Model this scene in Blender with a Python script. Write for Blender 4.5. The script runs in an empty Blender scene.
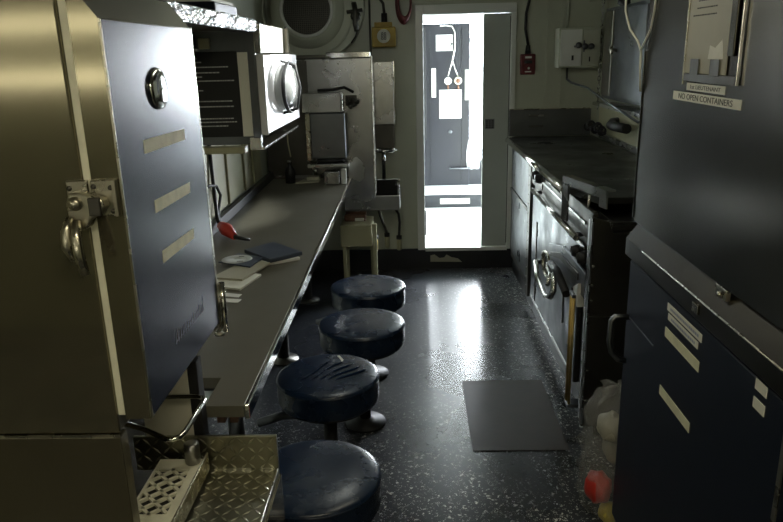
import bpy, bmesh, math, random
from mathutils import Vector, Matrix
random.seed(7)
S = bpy.context.scene
COL = S.collection
ORG = {}          # world origin of every object's frame (no rotations are used on roots while building)

# ------------------------------------------------------------------ materials
def mat(name, col, metal=0.0, rough=0.5, noise=0.0, nscale=8.0, bump=0.0, bscale=60.0, stretch=(1, 1, 1),
        rvar=0.0, col2=None, spec=0.5, coat=0.0, emit=None, estr=0.0, trans=0.0, alpha=1.0):
    m = bpy.data.materials.new(name); m.use_nodes = True
    nt = m.node_tree; N = nt.nodes; L = nt.links
    b = N['Principled BSDF']
    b.inputs['Base Color'].default_value = (*col, 1)
    b.inputs['Metallic'].default_value = metal
    b.inputs['Roughness'].default_value = rough
    b.inputs['Specular IOR Level'].default_value = spec
    b.inputs['Coat Weight'].default_value = coat
    b.inputs['Transmission Weight'].default_value = trans
    b.inputs['Alpha'].default_value = alpha
    if emit:
        b.inputs['Emission Color'].default_value = (*emit, 1); b.inputs['Emission Strength'].default_value = estr
    tc = N.new('ShaderNodeTexCoord'); mp = N.new('ShaderNodeMapping'); mp.inputs['Scale'].default_value = stretch
    L.new(tc.outputs['Object'], mp.inputs['Vector'])
    nz = N.new('ShaderNodeTexNoise'); nz.inputs['Scale'].default_value = nscale; nz.inputs['Detail'].default_value = 5
    L.new(mp.outputs[0], nz.inputs['Vector'])
    if noise > 0 or col2:
        mx = N.new('ShaderNodeMix'); mx.data_type = 'RGBA'
        c2 = col2 or tuple(c * (1 - noise) for c in col)
        rp = N.new('ShaderNodeValToRGB'); rp.color_ramp.elements[0].position = 0.28; rp.color_ramp.elements[1].position = 0.76
        L.new(nz.outputs['Fac'], rp.inputs['Fac']); L.new(rp.outputs['Color'], mx.inputs['Factor'])
        mx.inputs[6].default_value = (*col, 1); mx.inputs[7].default_value = (*c2, 1)
        L.new(mx.outputs[2], b.inputs['Base Color'])
    if rvar > 0:
        mr = N.new('ShaderNodeMapRange'); mr.inputs['To Min'].default_value = max(0.02, rough - rvar); mr.inputs['To Max'].default_value = rough + rvar
        mr.inputs['From Min'].default_value = 0.3; mr.inputs['From Max'].default_value = 0.7
        L.new(nz.outputs['Fac'], mr.inputs['Value']); L.new(mr.outputs[0], b.inputs['Roughness'])
    if bump > 0:
        n2 = N.new('ShaderNodeTexNoise'); n2.inputs['Scale'].default_value = bscale; n2.inputs['Detail'].default_value = 3
        L.new(mp.outputs[0], n2.inputs['Vector'])
        bp = N.new('ShaderNodeBump'); bp.inputs['Strength'].default_value = bump; bp.inputs['Distance'].default_value = 0.004
        L.new(n2.outputs['Fac'], bp.inputs['Height']); L.new(bp.outputs[0], b.inputs['Normal'])
    return m

def aniso(m, amount, axis='Z', rot=0.0):
    nt = m.node_tree; b = nt.nodes['Principled BSDF']
    b.inputs['Anisotropic'].default_value = amount; b.inputs['Anisotropic Rotation'].default_value = rot
    t = nt.nodes.new('ShaderNodeTangent'); t.direction_type = 'RADIAL'; t.axis = axis
    nt.links.new(t.outputs[0], b.inputs['Tangent'])
    return m

M = {}
M['steel_body'] = aniso(mat('brushed_steel_body', (.26, .238, .165), .82, .12, .12, 3, .01, 5, rvar=.01), .0, 'Z', 0.0)
M['steel_side'] = mat('brushed_steel_side', (.30, .285, .24), 1, .34, .15, 4, .04, 6, rvar=.05)
M['steel'] = mat('stainless_steel', (.48, .48, .465), 1, .27, .14, 6, .08, 14, rvar=.07)
M['panel_bright'] = mat('pale_lit_steel', (.86, .84, .72), .25, .33, .06, 4, .02, 6)  # pale low-metal base puts the lamplight on stainless into the colour
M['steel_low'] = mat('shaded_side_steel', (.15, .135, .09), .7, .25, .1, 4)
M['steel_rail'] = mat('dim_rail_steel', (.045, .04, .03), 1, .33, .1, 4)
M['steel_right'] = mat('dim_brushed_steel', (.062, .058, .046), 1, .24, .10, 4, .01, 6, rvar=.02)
M['steel_dull'] = mat('worn_stainless_steel', (.20, .21, .22), 1, .36, .22, 7, .1, 20, rvar=.1)
M['steel_dark'] = mat('dark_greasy_steel', (.13, .125, .11), 1, .42, .3, 6, .12, 20, rvar=.1)
M['griddle'] = mat('seasoned_griddle_steel', (.11, .11, .10), .9, .36, .35, 5, .1, 30, rvar=.1)
M['chrome'] = mat('chrome', (.8, .79, .75), 1, .12, .06, 8)
M['chrome_dull'] = mat('dull_chrome', (.55, .52, .42), 1, .28, .25, 30, rvar=.08)
M['navy_steel'] = mat('blue_grey_glossy_door', (.014, .019, .036), .10, .26, .12, 4, 0, 4, spec=.2)
M['navy_dark'] = mat('dark_navy_door', (.005, .008, .018), .05, .34, .1, 5, 0, 8, spec=.3)
M['tape'] = mat('masking_tape', (.80, .78, .56), 0, .7, .2, 40)
M['label'] = mat('label_paper', (.80, .79, .70), 0, .6, .12, 40)
M['ink'] = mat('black_ink', (.02, .02, .02), 0, .6)
M['white_ink'] = mat('white_print', (.62, .62, .6), 0, .6)
M['emboss'] = mat('pale_blue_print', (.34, .37, .48), .3, .4)
M['rubber'] = mat('black_rubber', (.012, .012, .012), 0, .55, .3, 20)
M['gasket'] = mat('pale_door_gasket', (.85, .83, .66), 0, .5, .2, 30)
M['paint'] = mat('cream_green_paint', (.53, .55, .44), 0, .42, .14, 3, .06, 9, rvar=.08)
M['paint_grey'] = mat('grey_green_paint', (.46, .49, .44), 0, .38, .12, 3, .05, 10, rvar=.08)
M['paint_cream'] = mat('yellowish_cream_panel', (.48, .46, .29), 0, .45, .12, 4, .05, 10)
M['white_paint'] = mat('glossy_white_paint', (.74, .75, .70), 0, .3, .08, 5, .04, 12)
M['ceiling'] = mat('ceiling_paint', (.26, .27, .23), 0, .6, .1, 3)
M['black_paint'] = mat('black_gloss_paint', (.014, .015, .019), 0, .3, .3, 8, .1, 20)
M['vinyl'] = mat('navy_vinyl', (.009, .021, .050), 0, .27, .25, 9, .12, 35, rvar=.06)
M['formica'] = mat('grey_laminate_top', (.125, .118, .09), 0, .40, .15, 3, .03, 20, rvar=.05)
M['mat_brown'] = mat('brown_rubber_mat', (.034, .024, .016), 0, .52, .3, 12, .1, 60)
M['red'] = mat('red_plastic', (.58, .035, .02), 0, .4, .2, 12)
M['red_dark'] = mat('dark_red_paint', (.17, .02, .024), 0, .4, .5, 25)
M['yellow'] = mat('yellow_ochre_paint', (.46, .31, .04), 0, .5, .4, 18)
M['yellow2'] = mat('yellow_plastic', (.62, .50, .08), 0, .4, .2, 20)
M['white_plastic'] = mat('white_plastic', (.68, .69, .66), 0, .4, .06, 10)
M['panel_white'] = mat('polished_white_enamel', (.86, .86, .88), 0, .25, .03, 5, .02, 8)
M['paper'] = mat('paper', (.78, .78, .74), 0, .7, .06, 20)
M['paper_tan'] = mat('tan_paper', (.42, .40, .31), 0, .5, .1, 12)
M['foil'] = mat('crumpled_foil', (.85, .86, .88), 1, .25, .1, 30, 1.0, 90)
M['brass'] = mat('golden_brown_metal', (.55, .38, .12), .9, .28, .25, 14)
M['rust'] = mat('rusty_steel', (.20, .10, .06), .3, .6, .4, 20)
M['tablet'] = mat('dark_blue_cover', (.07, .085, .12), .1, .35, .15, 15)
M['grey_vest'] = mat('dark_grey_vestibule_paint', (.014, .014, .020), 0, .32, .2, 5, .06, 14)
M['deck_white'] = mat('pale_deck_paint', (.72, .75, .74), 0, .5, .10, 6)
M['cloth'] = mat('white_cloth', (.75, .76, .74), 0, .8, .08, 9)
M['lens'] = mat('clear_ribbed_glass', (.9, .92, .92), 0, .08, trans=.75)
M['tube_glow'] = mat('fluorescent_tube', (1, 1, 1), 0, .4, emit=(1, .93, .72), estr=9)
M['bulb'] = mat('lit_bulb', (1, 1, 1), 0, .4, emit=(1, .98, .95), estr=14)
M['disc'] = mat('mirrored_disc', (.6, .62, .6), .3, .3, .05, 8)

def bag_mat():
    m = mat('translucent_bag_film', (.55, .56, .54), 0, .25, .1, 20, .6, 60)
    nt = m.node_tree; b = nt.nodes['Principled BSDF']; o = nt.nodes['Material Output']
    tr = nt.nodes.new('ShaderNodeBsdfTransparent'); mx = nt.nodes.new('ShaderNodeMixShader'); mx.inputs[0].default_value = .24
    nt.links.new(tr.outputs[0], mx.inputs[1]); nt.links.new(b.outputs[0], mx.inputs[2]); nt.links.new(mx.outputs[0], o.inputs[0])
    return m
M['bag'] = bag_mat()

def floor_mat():
    m = mat('speckled_black_deck', (.022, .025, .030), 0, .27, 0, 4, .05, 12)
    nt = m.node_tree; N = nt.nodes; L = nt.links; b = N['Principled BSDF']
    tc = N.new('ShaderNodeTexCoord')
    def flecks(scale, thr, seedoff):
        mp = N.new('ShaderNodeMapping'); mp.inputs['Location'].default_value = seedoff
        wob = N.new('ShaderNodeTexNoise'); wob.inputs['Scale'].default_value = scale * 1.5
        L.new(tc.outputs['Object'], mp.inputs[0])
        L.new(mp.outputs[0], wob.inputs['Vector'])
        ad = N.new('ShaderNodeMix'); ad.data_type = 'VECTOR'; ad.inputs['Factor'].default_value = .035
        L.new(mp.outputs[0], ad.inputs[4]); L.new(wob.outputs['Color'], ad.inputs[5])
        v = N.new('ShaderNodeTexVoronoi'); v.inputs['Scale'].default_value = scale; L.new(ad.outputs[1], v.inputs['Vector'])
        lt = N.new('ShaderNodeMath'); lt.operation = 'LESS_THAN'; lt.inputs[1].default_value = thr
        L.new(v.outputs['Distance'], lt.inputs[0])
        sp = N.new('ShaderNodeSeparateColor'); L.new(v.outputs['Color'], sp.inputs[0])
        g = N.new('ShaderNodeMath'); g.operation = 'GREATER_THAN'; g.inputs[1].default_value = .45
        L.new(sp.outputs[0], g.inputs[0])
        mu = N.new('ShaderNodeMath'); mu.operation = 'MULTIPLY'; L.new(lt.outputs[0], mu.inputs[0]); L.new(g.outputs[0], mu.inputs[1])
        return mu
    a = flecks(46, .25, (0, 0, 0)); c = flecks(90, .27, (3, 5, 0))
    mxm = N.new('ShaderNodeMath'); mxm.operation = 'MAXIMUM'; L.new(a.outputs[0], mxm.inputs[0]); L.new(c.outputs[0], mxm.inputs[1])
    # flecks lie in patches, worn off along the walked middle
    big = N.new('ShaderNodeTexNoise'); big.inputs['Scale'].default_value = 2.2; big.inputs['Detail'].default_value = 3
    L.new(tc.outputs['Object'], big.inputs['Vector'])
    rp = N.new('ShaderNodeValToRGB'); rp.color_ramp.elements[0].position = .32; rp.color_ramp.elements[1].position = .52
    L.new(big.outputs['Fac'], rp.inputs['Fac'])
    sxyz = N.new('ShaderNodeSeparateXYZ'); L.new(tc.outputs['Object'], sxyz.inputs[0])
    wx = N.new('ShaderNodeMapRange'); wx.inputs['From Min'].default_value = 1.05; wx.inputs['From Max'].default_value = 1.55; L.new(sxyz.outputs[0], wx.inputs['Value'])
    wy = N.new('ShaderNodeMapRange'); wy.inputs['From Min'].default_value = 1.35; wy.inputs['From Max'].default_value = .55; L.new(sxyz.outputs[1], wy.inputs['Value'])
    wm = N.new('ShaderNodeMath'); wm.operation = 'MAXIMUM'; L.new(wx.outputs[0], wm.inputs[0]); L.new(wy.outputs[0], wm.inputs[1])
    wa = N.new('ShaderNodeMath'); wa.operation = 'MULTIPLY_ADD'; wa.inputs[1].default_value = .9; wa.inputs[2].default_value = .1; L.new(wm.outputs[0], wa.inputs[0])
    w2 = N.new('ShaderNodeMath'); w2.operation = 'MULTIPLY'; L.new(wa.outputs[0], w2.inputs[0]); L.new(rp.outputs['Color'], w2.inputs[1])
    mu = N.new('ShaderNodeMath'); mu.operation = 'MULTIPLY'; L.new(mxm.outputs[0], mu.inputs[0]); L.new(w2.outputs[0], mu.inputs[1])
    mx = N.new('ShaderNodeMix'); mx.data_type = 'RGBA'; L.new(mu.outputs[0], mx.inputs['Factor'])
    mx.inputs[6].default_value = (.018, .021, .027, 1); mx.inputs[7].default_value = (.85, .85, .80, 1)
    L.new(mx.outputs[2], b.inputs['Base Color'])
    mr = N.new('ShaderNodeMapRange'); mr.inputs['To Min'].default_value = .2; mr.inputs['To Max'].default_value = .36
    L.new(big.outputs['Fac'], mr.inputs['Value']); L.new(mr.outputs[0], b.inputs['Roughness'])
    return m
M['floor'] = floor_mat()

def diamond_mat(name, vertical=False):
    """checker plate: raised lozenges in two directions, worn bright on top"""
    m = mat(name, (.30, .29, .22), 1, .36, 0, 9, 0, rvar=.08)
    nt = m.node_tree; N = nt.nodes; L = nt.links; b = N['Principled BSDF']
    def mth(op, a, v=None, clamp=False):
        n = N.new('ShaderNodeMath'); n.operation = op; n.use_clamp = clamp
        for i, q in enumerate((a, v)):
            if q is None: continue
            if isinstance(q, (int, float)): n.inputs[i].default_value = q
            else: L.new(q, n.inputs[i])
        return n.outputs[0]
    tc = N.new('ShaderNodeTexCoord'); s0 = N.new('ShaderNodeSeparateXYZ'); L.new(tc.outputs['Object'], s0.inputs[0])
    A, B = s0.outputs[0], s0.outputs[2 if vertical else 1]
    u = mth('MULTIPLY', mth('ADD', A, B), 24.0); v = mth('MULTIPLY', mth('SUBTRACT', A, B), 24.0)
    hs = []
    for (p, q, off) in ((u, v, 0.0), (v, u, .5)):
        a_ = mth('ABSOLUTE', mth('SUBTRACT', mth('FRACT', mth('ADD', p, 100 + off)), .5))
        b_ = mth('ABSOLUTE', mth('SUBTRACT', mth('FRACT', mth('ADD', q, 100 + off)), .5))
        hs.append(mth('MULTIPLY', mth('SUBTRACT', 1.0, mth('ADD', mth('MULTIPLY', a_, 2.4), mth('MULTIPLY', b_, 9.0)), True), 2.5, True))
    h = mth('MAXIMUM', hs[0], hs[1])
    mx = N.new('ShaderNodeMix'); mx.data_type = 'RGBA'; L.new(h, mx.inputs['Factor'])
    mx.inputs[6].default_value = (.30, .29, .22, 1); mx.inputs[7].default_value = (.72, .70, .56, 1)
    L.new(mx.outputs[2], b.inputs['Base Color'])
    bp = N.new('ShaderNodeBump'); bp.inputs['Strength'].default_value = .8; bp.inputs['Distance'].default_value = .003
    L.new(h, bp.inputs['Height']); L.new(bp.outputs[0], b.inputs['Normal'])
    return m
M['diamond'] = diamond_mat('diamond_plate_steel'); M['diamond_v'] = diamond_mat('diamond_plate_upstand', True)

# ------------------------------------------------------------------ mesh building
class MB:
    def __init__(s): s.bm = bmesh.new()
    def box(s, x0, x1, y0, y1, z0, z1, bev=0.0, rot=None):
        """axis box; rot = (angle, axis, pivot)"""
        b = bmesh.new(); bmesh.ops.create_cube(b, size=1)
        bmesh.ops.scale(b, vec=(abs(x1 - x0), abs(y1 - y0), abs(z1 - z0)), verts=b.verts)
        bmesh.ops.translate(b, vec=((x0 + x1) / 2, (y0 + y1) / 2, (z0 + z1) / 2), verts=b.verts)
        if bev > 0:
            bmesh.ops.bevel(b, geom=b.edges[:], offset=min(bev, abs(x1-x0)/2.2, abs(y1-y0)/2.2, abs(z1-z0)/2.2), segments=2, affect='EDGES', profile=.5)
        if rot: bmesh.ops.rotate(b, cent=rot[2], matrix=Matrix.Rotation(rot[0], 3, rot[1]), verts=b.verts)
        s._merge(b); return s
    def _merge(s, b, smooth=False):
        if smooth:
            for f in b.faces: f.smooth = True
        me = bpy.data.meshes.new('tmp'); b.to_mesh(me); b.free(); s.bm.from_mesh(me); bpy.data.meshes.remove(me)
    def prism(s, pts, axis, a, c, bev=0.0):
        """extrude polygon pts (the two other axes in x,y,z order) along axis from a to c"""
        b = bmesh.new()
        def P(p, t):
            return {'X': (t, p[0], p[1]), 'Y': (p[0], t, p[1]), 'Z': (p[0], p[1], t)}[axis]
        lo = [b.verts.new(P(p, a)) for p in pts]; hi = [b.verts.new(P(p, c)) for p in pts]
        b.faces.new(lo); b.faces.new(hi[::-1])
        n = len(pts)
        for i in range(n): b.faces.new((lo[i], hi[i], hi[(i + 1) % n], lo[(i + 1) % n]))
        bmesh.ops.recalc_face_normals(b, faces=b.faces)
        if bev > 0: bmesh.ops.bevel(b, geom=b.edges[:], offset=bev, segments=2, affect='EDGES', profile=.5)
        s._merge(b); return s
    def tube(s, pts, r, n=10, cap=True):
        pts = [Vector(p) for p in pts]
        b = bmesh.new(); rings = []
        up = None
        for i, p in enumerate(pts):
            if i == 0: d = pts[1] - p
            elif i == len(pts) - 1: d = p - pts[i - 1]
            else: d = (pts[i + 1] - p).normalized() + (p - pts[i - 1]).normalized()
            d.normalize()
            if up is None: up = Vector((0, 0, 1)) if abs(d.z) < .9 else Vector((1, 0, 0))
            u = d.cross(up).normalized(); w = u.cross(d).normalized(); up = w
            rr = r[i] if isinstance(r, (list, tuple)) else r
            rings.append([b.verts.new(p + u * math.cos(2 * math.pi * k / n) * rr + w * math.sin(2 * math.pi * k / n) * rr) for k in range(n)])
        for a, c in zip(rings, rings[1:]):
            for k in range(n): b.faces.new((a[k], a[(k + 1) % n], c[(k + 1) % n], c[k])).smooth = True
        if cap: b.faces.new(rings[0][::-1]); b.faces.new(rings[-1])
        bmesh.ops.recalc_face_normals(b, faces=b.faces)
        s._merge(b); return s
    def lathe(s, prof, cen, axis='Z', n=32, sx=1.0, sy=1.0, wob=None, caps=True):
        """prof = [(radius, height)...] along axis"""
        b = bmesh.new(); rings = []
        for r, h in prof:
            ring = []
            for k in range(n):
                t = 2 * math.pi * k / n
                rr = r * (1 + (wob(t, h) if wob else 0))
                p = (rr * math.cos(t) * sx, rr * math.sin(t) * sy, h)
                if axis == 'X': p = (p[2], p[0], p[1])
                elif axis == 'Y': p = (p[0], p[2], p[1])
                ring.append(b.verts.new((p[0] + cen[0], p[1] + cen[1], p[2] + cen[2])))
            rings.append(ring)
        for a, c in zip(rings, rings[1:]):
            for k in range(n): b.faces.new((a[k], a[(k + 1) % n], c[(k + 1) % n], c[k])).smooth = True
        if caps and prof[0][0] > 1e-6: b.faces.new(rings[0][::-1])
        if caps and prof[-1][0] > 1e-6: b.faces.new(rings[-1])
        bmesh.ops.remove_doubles(b, verts=b.verts, dist=1e-6)
        bmesh.ops.recalc_face_normals(b, faces=b.faces)
        s._merge(b); return s
    def torus(s, cen, R, r, axis='Z', n=32, m=8, sx=1.0, sy=1.0):
        pts = []
        b = bmesh.new(); rings = []
        for i in range(n):
            t = 2 * math.pi * i / n
            ring = []
            for j in range(m):
                q = 2 * math.pi * j / m
                p = ((R + r * math.cos(q)) * math.cos(t) * sx, (R + r * math.cos(q)) * math.sin(t) * sy, r * math.sin(q))
                if axis == 'X': p = (p[2], p[0], p[1])
                elif axis == 'Y': p = (p[0], p[2], p[1])
                ring.append(b.verts.new((p[0] + cen[0], p[1] + cen[1], p[2] + cen[2])))
            rings.append(ring)
        for i in range(n):
            a, c = rings[i], rings[(i + 1) % n]
            for k in range(m): b.faces.new((a[k], a[(k + 1) % m], c[(k + 1) % m], c[k])).smooth = True
        bmesh.ops.recalc_face_normals(b, faces=b.faces)
        s._merge(b); return s
    def rot(s, ang, axis, cen):
        bmesh.ops.rotate(s.bm, cent=cen, matrix=Matrix.Rotation(ang, 3, axis), verts=s.bm.verts); return s
    def text(s, body, size, origin, xdir, ydir, depth=.0006, width=None):
        cu = bpy.data.curves.new('t', 'FONT'); cu.body = body; cu.size = size; cu.extrude = depth; cu.align_x = 'CENTER'; cu.align_y = 'CENTER'
        o = bpy.data.objects.new('t', cu); COL.objects.link(o)
        dg = bpy.context.evaluated_depsgraph_get(); me = bpy.data.meshes.new_from_object(o.evaluated_get(dg))
        bpy.data.objects.remove(o); bpy.data.curves.remove(cu)
        X = Vector(xdir).normalized(); Y = Vector(ydir).normalized(); Z = X.cross(Y)
        sc = 1.0
        if width:
            w = max(v.co.x for v in me.vertices) - min(v.co.x for v in me.vertices); sc = width / w
        for v in me.vertices: v.co = Vector(origin) + X * v.co.x * sc + Y * v.co.y + Z * v.co.z
        s.bm.from_mesh(me); bpy.data.meshes.remove(me); return s
    def build(s, name, m, parent=None, label=None, cat=None, group=None, kind=None):
        me = bpy.data.meshes.new(name)
        vs = s.bm.verts
        if parent is not None: org = ORG[parent]
        else:
            xs = [v.co.x for v in vs]; ys = [v.co.y for v in vs]; zs = [v.co.z for v in vs]
            org = Vector(((min(xs) + max(xs)) / 2, (min(ys) + max(ys)) / 2, min(zs)))
        bmesh.ops.translate(s.bm, vec=-org, verts=vs)
        s.bm.to_mesh(me); s.bm.free()
        me.materials.append(M[m] if isinstance(m, str) else m)
        o = bpy.data.objects.new(name, me); COL.objects.link(o)
        if parent is not None: o.parent = parent; ORG[o] = org
        else: o.location = org; ORG[o] = org
        tag(o, label, cat, group, kind)
        return o

def tag(o, label=None, cat=None, group=None, kind=None):
    if label: o['label'] = label
    if cat: o['category'] = cat
    if group: o['group'] = group
    if kind: o['kind'] = kind
    return o
def thing(name, loc, label, cat, group=None):
    o = bpy.data.objects.new(name, None); COL.objects.link(o); o.empty_display_size = .05
    o.location = loc; ORG[o] = Vector(loc)
    return tag(o, label, cat, group)
def struct(mb, name, m, parent=None):
    return mb.build(name, m, parent, kind=None if parent else 'structure')

# ------------------------------------------------------------------ the room
XL, XR, YF, YB, ZC = -.92, 1.30, 4.85, -1.7, 2.02
struct(MB().box(-3.1, XR + .1, YB - .1, YF, -.08, 0), 'floor', 'floor')
struct(MB().box(-3.1, XR + .1, YB - .1, YF + .08, ZC, ZC + .08), 'ceiling', 'ceiling')
wl = MB().box(XL - .08, XL, .75, YF + .08, 0, ZC); wl.box(-3.0, XL - .08, .67, .75, 0, ZC); wl.box(-3.08, -3.0, YB - .1, .75, 0, ZC)
struct(wl, 'wall_left', 'paint')
struct(MB().box(XR, XR + .08, YB - .1, YF + .08, 0, ZC), 'wall_right', 'paint')
struct(MB().box(-3.08, XR, YB - .1, YB, 0, ZC), 'wall_back', 'paint')
# far bulkhead with its doorway (sill 0.16 high)
DX0, DX1, DZ0, DZ1 = .07, .675, .155, 1.735
wf = MB()
wf.box(XL, DX0, YF, YF + .08, 0, ZC); wf.box(DX1, XR, YF, YF + .08, 0, ZC)
wf.box(DX0, DX1, YF, YF + .08, 0, DZ0); wf.box(DX0, DX1, YF, YF + .08, DZ1, ZC)
for x in (-.055, .70, .92, 1.02): wf.box(x - .012, x + .012, YF - .006, YF, .16, ZC)          # riveted seam straps
wf.box(XL, XR, YF - .008, YF, 1.80, 1.85)
wall_far = struct(wf, 'wall_far', 'paint')
struct(MB().box(XL, .045, YF - .012, YF, 0, .15).box(.045, .70, YF - .012, YF, 0, .15).box(.70, XR, YF - .012, YF, 0, .15), 'baseboard_far', 'black_paint')
struct(MB().box(.048, DX0 + .03, YF - .03, YF + .09, DZ0 - .01, DZ1 + .05, .004)
       .box(DX0 + .03, DX1 + .03, YF - .03, YF + .09, DZ1 - .01, DZ1 + .05, .004)
       .box(DX1 - .003, DX1 + .032, YF - .03, YF + .09, DZ0 - .01, DZ1 - .01, .004)
       .box(DX0 + .03, DX1, YF - .03, YF + .12, DZ0 - .02, DZ0 + .006, .003), 'trim_1', 'white_paint')
# sliding door leaf covering the right third of the doorway
dl = struct(MB().box(.496, DX1 - .004, YF - .002, YF + .03, DZ0 + .007, DZ1 - .012, .003), 'door_1', 'paint_grey')
MB().box(.512, .575, YF - .012, YF - .002, .985, 1.05, .002).build('lock_plate', 'steel_dull', dl)
hd = MB()
for i in range(4):
    for j in range(3): hd.box(.518 + j * .019, .530 + j * .019, YF - .015, YF - .012, .991 + i * .014, .999 + i * .014)
hd.build('vent_slots', 'ink', dl)
MB().box(.668, .674, YF - .008, YF, DZ0 + .03, DZ1 - .03).build('edge_seal', 'rubber', dl)
MB().box(DX0 + .031, DX0 + .04, YF + .02, YF + .05, .24, .42).build('jamb_strike', 'rubber', dl)
# torn pale patch on the black riser under the door sill
pz = [(.135, .055), (.36, .05), (.33, .075), (.285, .085), (.25, .105), (.235, .085), (.20, .08), (.165, .107), (.135, .10)]
MB().prism(pz, 'Y', YF - .016, YF - .012).build('paint_patch', 'paper_tan', None, 'torn pale patch on the black riser below the doorway sill', 'paint patch')

# ------------------------------------------------------------------ vestibule beyond the doorway
struct(MB().box(-.2, 2.6, YF + .08, 6.24, .07, .15), 'floor_vestibule', 'deck_white')
struct(MB().box(-.2, 2.6, 6.24, 8.6, .07, .26), 'floor_outer', 'deck_white')
struct(MB().box(.02, .095, YF + .10, 8.6, .15, 1.95), 'wall_vestibule', 'white_paint')
struct(MB().box(-.2, 1.6, YF + .09, 6.80, 1.742, 1.80), 'ceiling_vestibule', 'white_paint')
struct(MB().box(.09, 2.6, 6.215, 6.239, .151, .262, .003), 'trim_2', 'black_paint')
MB().box(.265, .53, 6.205, 6.214, .185, .232).build('sill_label', 'label', None, 'long pale label on the black raised sill beyond the doorway', 'label')
od = thing('outer_door', (.34, 6.72, .26), 'dark grey weathertight door beyond the bright vestibule', 'door')
b = MB().box(.13, .565, 6.70, 6.74, .262, 1.735, .01)
b.build('door_panel', 'grey_vest', od)
sl = MB()
pts = [(.145, 6.69, 1.64)] + [(.145, 6.69, z) for z in (1.4, 1.1, .8)] + [(.135, 6.69, .62), (.12, 6.69, .5), (.10, 6.69, .42)]
sl.box(.131, .165, 6.675, 6.699, .70, 1.70, .005); sl.tube(pts, .012).build('door_seal', 'rubber', od)
for x in (.20, .49): MB().box(x, x + .008, 6.690, 6.699, .30, 1.7).build('stiffener', 'grey_vest', od)
MB().tube([(.38, 6.69, .43), (.38, 6.65, .43), (.56, 6.65, .43), (.56, 6.69, .43)], .009).build('grab_rail', 'steel_dull', od)
MB().lathe([(.018, 0), (.018, -.02), (.008, -.024)], (.385, 6.699, .77), 'Y', 16).build('keyhole', 'steel_dull', od)
MB().box(.565, 2.6, 6.74, 6.80, .26, .50).build('bulwark', 'grey_vest', None, 'low dark bulwark at the open side past the outer door', 'bulwark')
bn = MB().box(.255, .405, 6.688, 6.698, 1.50, 1.64).build('wall_notice', 'paper', None, 'small white notice at the top of the outer door, arrow over its edge', 'notice')
MB().prism([(.375, 1.60), (.40, 1.565), (.435, 1.565), (.41, 1.575), (.41, 1.55), (.435, 1.56), (.40, 1.555), (.375, 1.52), (.39, 1.56)], 'Y', 6.682, 6.687).build('arrow_mark', 'ink', bn)
sm = MB()
for i, w in enumerate((.06, .05, .07)): sm.box(.27, .27 + w, 6.685, 6.6878, 1.555 + i * .018, 1.560 + i * .018)
sm.build('print', 'emboss', bn)
MB().box(.283, .487, 6.688, 6.698, .895, 1.155).build('paper_sheet', 'paper', None, 'large blank white sheet on the middle of the outer door', 'paper')
MB().box(.213, .252, 6.688, 6.698, 1.09, 1.35).build('narrow_label', 'label', None, 'narrow upright cream label left on the outer door', 'label', 'upright strips on the outer door')
MB().box(.520, .556, 6.688, 6.698, 1.06, 1.33).build('narrow_label', 'label', None, 'narrow upright cream label right on the outer door, beside the bright gap', 'label', 'upright strips on the outer door')
for (gx, lab, mm) in ((.362, 'small chrome gauge, left of the pair on the outer door', 'chrome'), (.455, 'small tan faced gauge, right of the pair on the outer door', 'paper_tan')):
    g = thing('pressure_gauge', (gx, 6.68, 1.20), lab, 'gauge', 'gauges on the outer door')
    MB().lathe([(.030, 0), (.036, -.012), (.036, -.03), (.030, -.034), (.0, -.034)], (gx, 6.699, 1.235), 'Y', 20).build('gauge_body', mm, g)
    MB().lathe([(.02, -.035), (.0, -.0355)], (gx, 6.699, 1.235), 'Y', 16).build('dial', 'white_plastic' if mm == 'chrome' else 'rust', g)
    MB().tube([(gx, 6.68, 1.20), (gx + .004, 6.68, 1.16)], .008).build('stem', 'rust', g)
cab = MB()
cab.tube([(.29, 6.685, 1.715), (.34, 6.685, 1.718), (.40, 6.685, 1.71), (.425, 6.685, 1.66), (.425, 6.685, 1.52), (.40, 6.685, 1.40), (.362, 6.68, 1.275)], .008)
cab.tube([(.405, 6.683, 1.42), (.43, 6.68, 1.33), (.453, 6.68, 1.275)], .006)
cab.build('cable_loop', 'chrome', None, 'silver conduit looping down to the two gauges on the outer door', 'conduit')
# white cloth hanging in the bright gap
cl = MB()
bmx = bmesh.new(); rows = []
for i in range(15):
    z = .42 + i * .085; row = []
    hw = .035 + .012 * math.sin(i * 1.1) + (.02 if i < 4 else 0)
    for j in range(9):
        t = j / 8
        row.append(bmx.verts.new((.60 + (t - .5) * 2 * hw, 6.66 + .014 * math.sin(t * 14 + i * .3), z)))
    rows.append(row)
for a, c in zip(rows, rows[1:]):
    for j in range(8): bmx.faces.new((a[j], a[j + 1], c[j + 1], c[j])).smooth = True
cl._merge(bmx)
o = cl.build('hanging_cloth', 'cloth', None, 'white cloth hanging in the bright gap right of the outer door', 'cloth')
md = o.modifiers.new('s', 'SOLIDIFY'); md.thickness = .004
MB().tube([(.56, 6.66, 1.64), (.66, 6.66, 1.64)], .006).build('cloth_rail', 'steel_dull', None, 'short rod carrying the white cloth beyond the doorway', 'rod')

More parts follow.
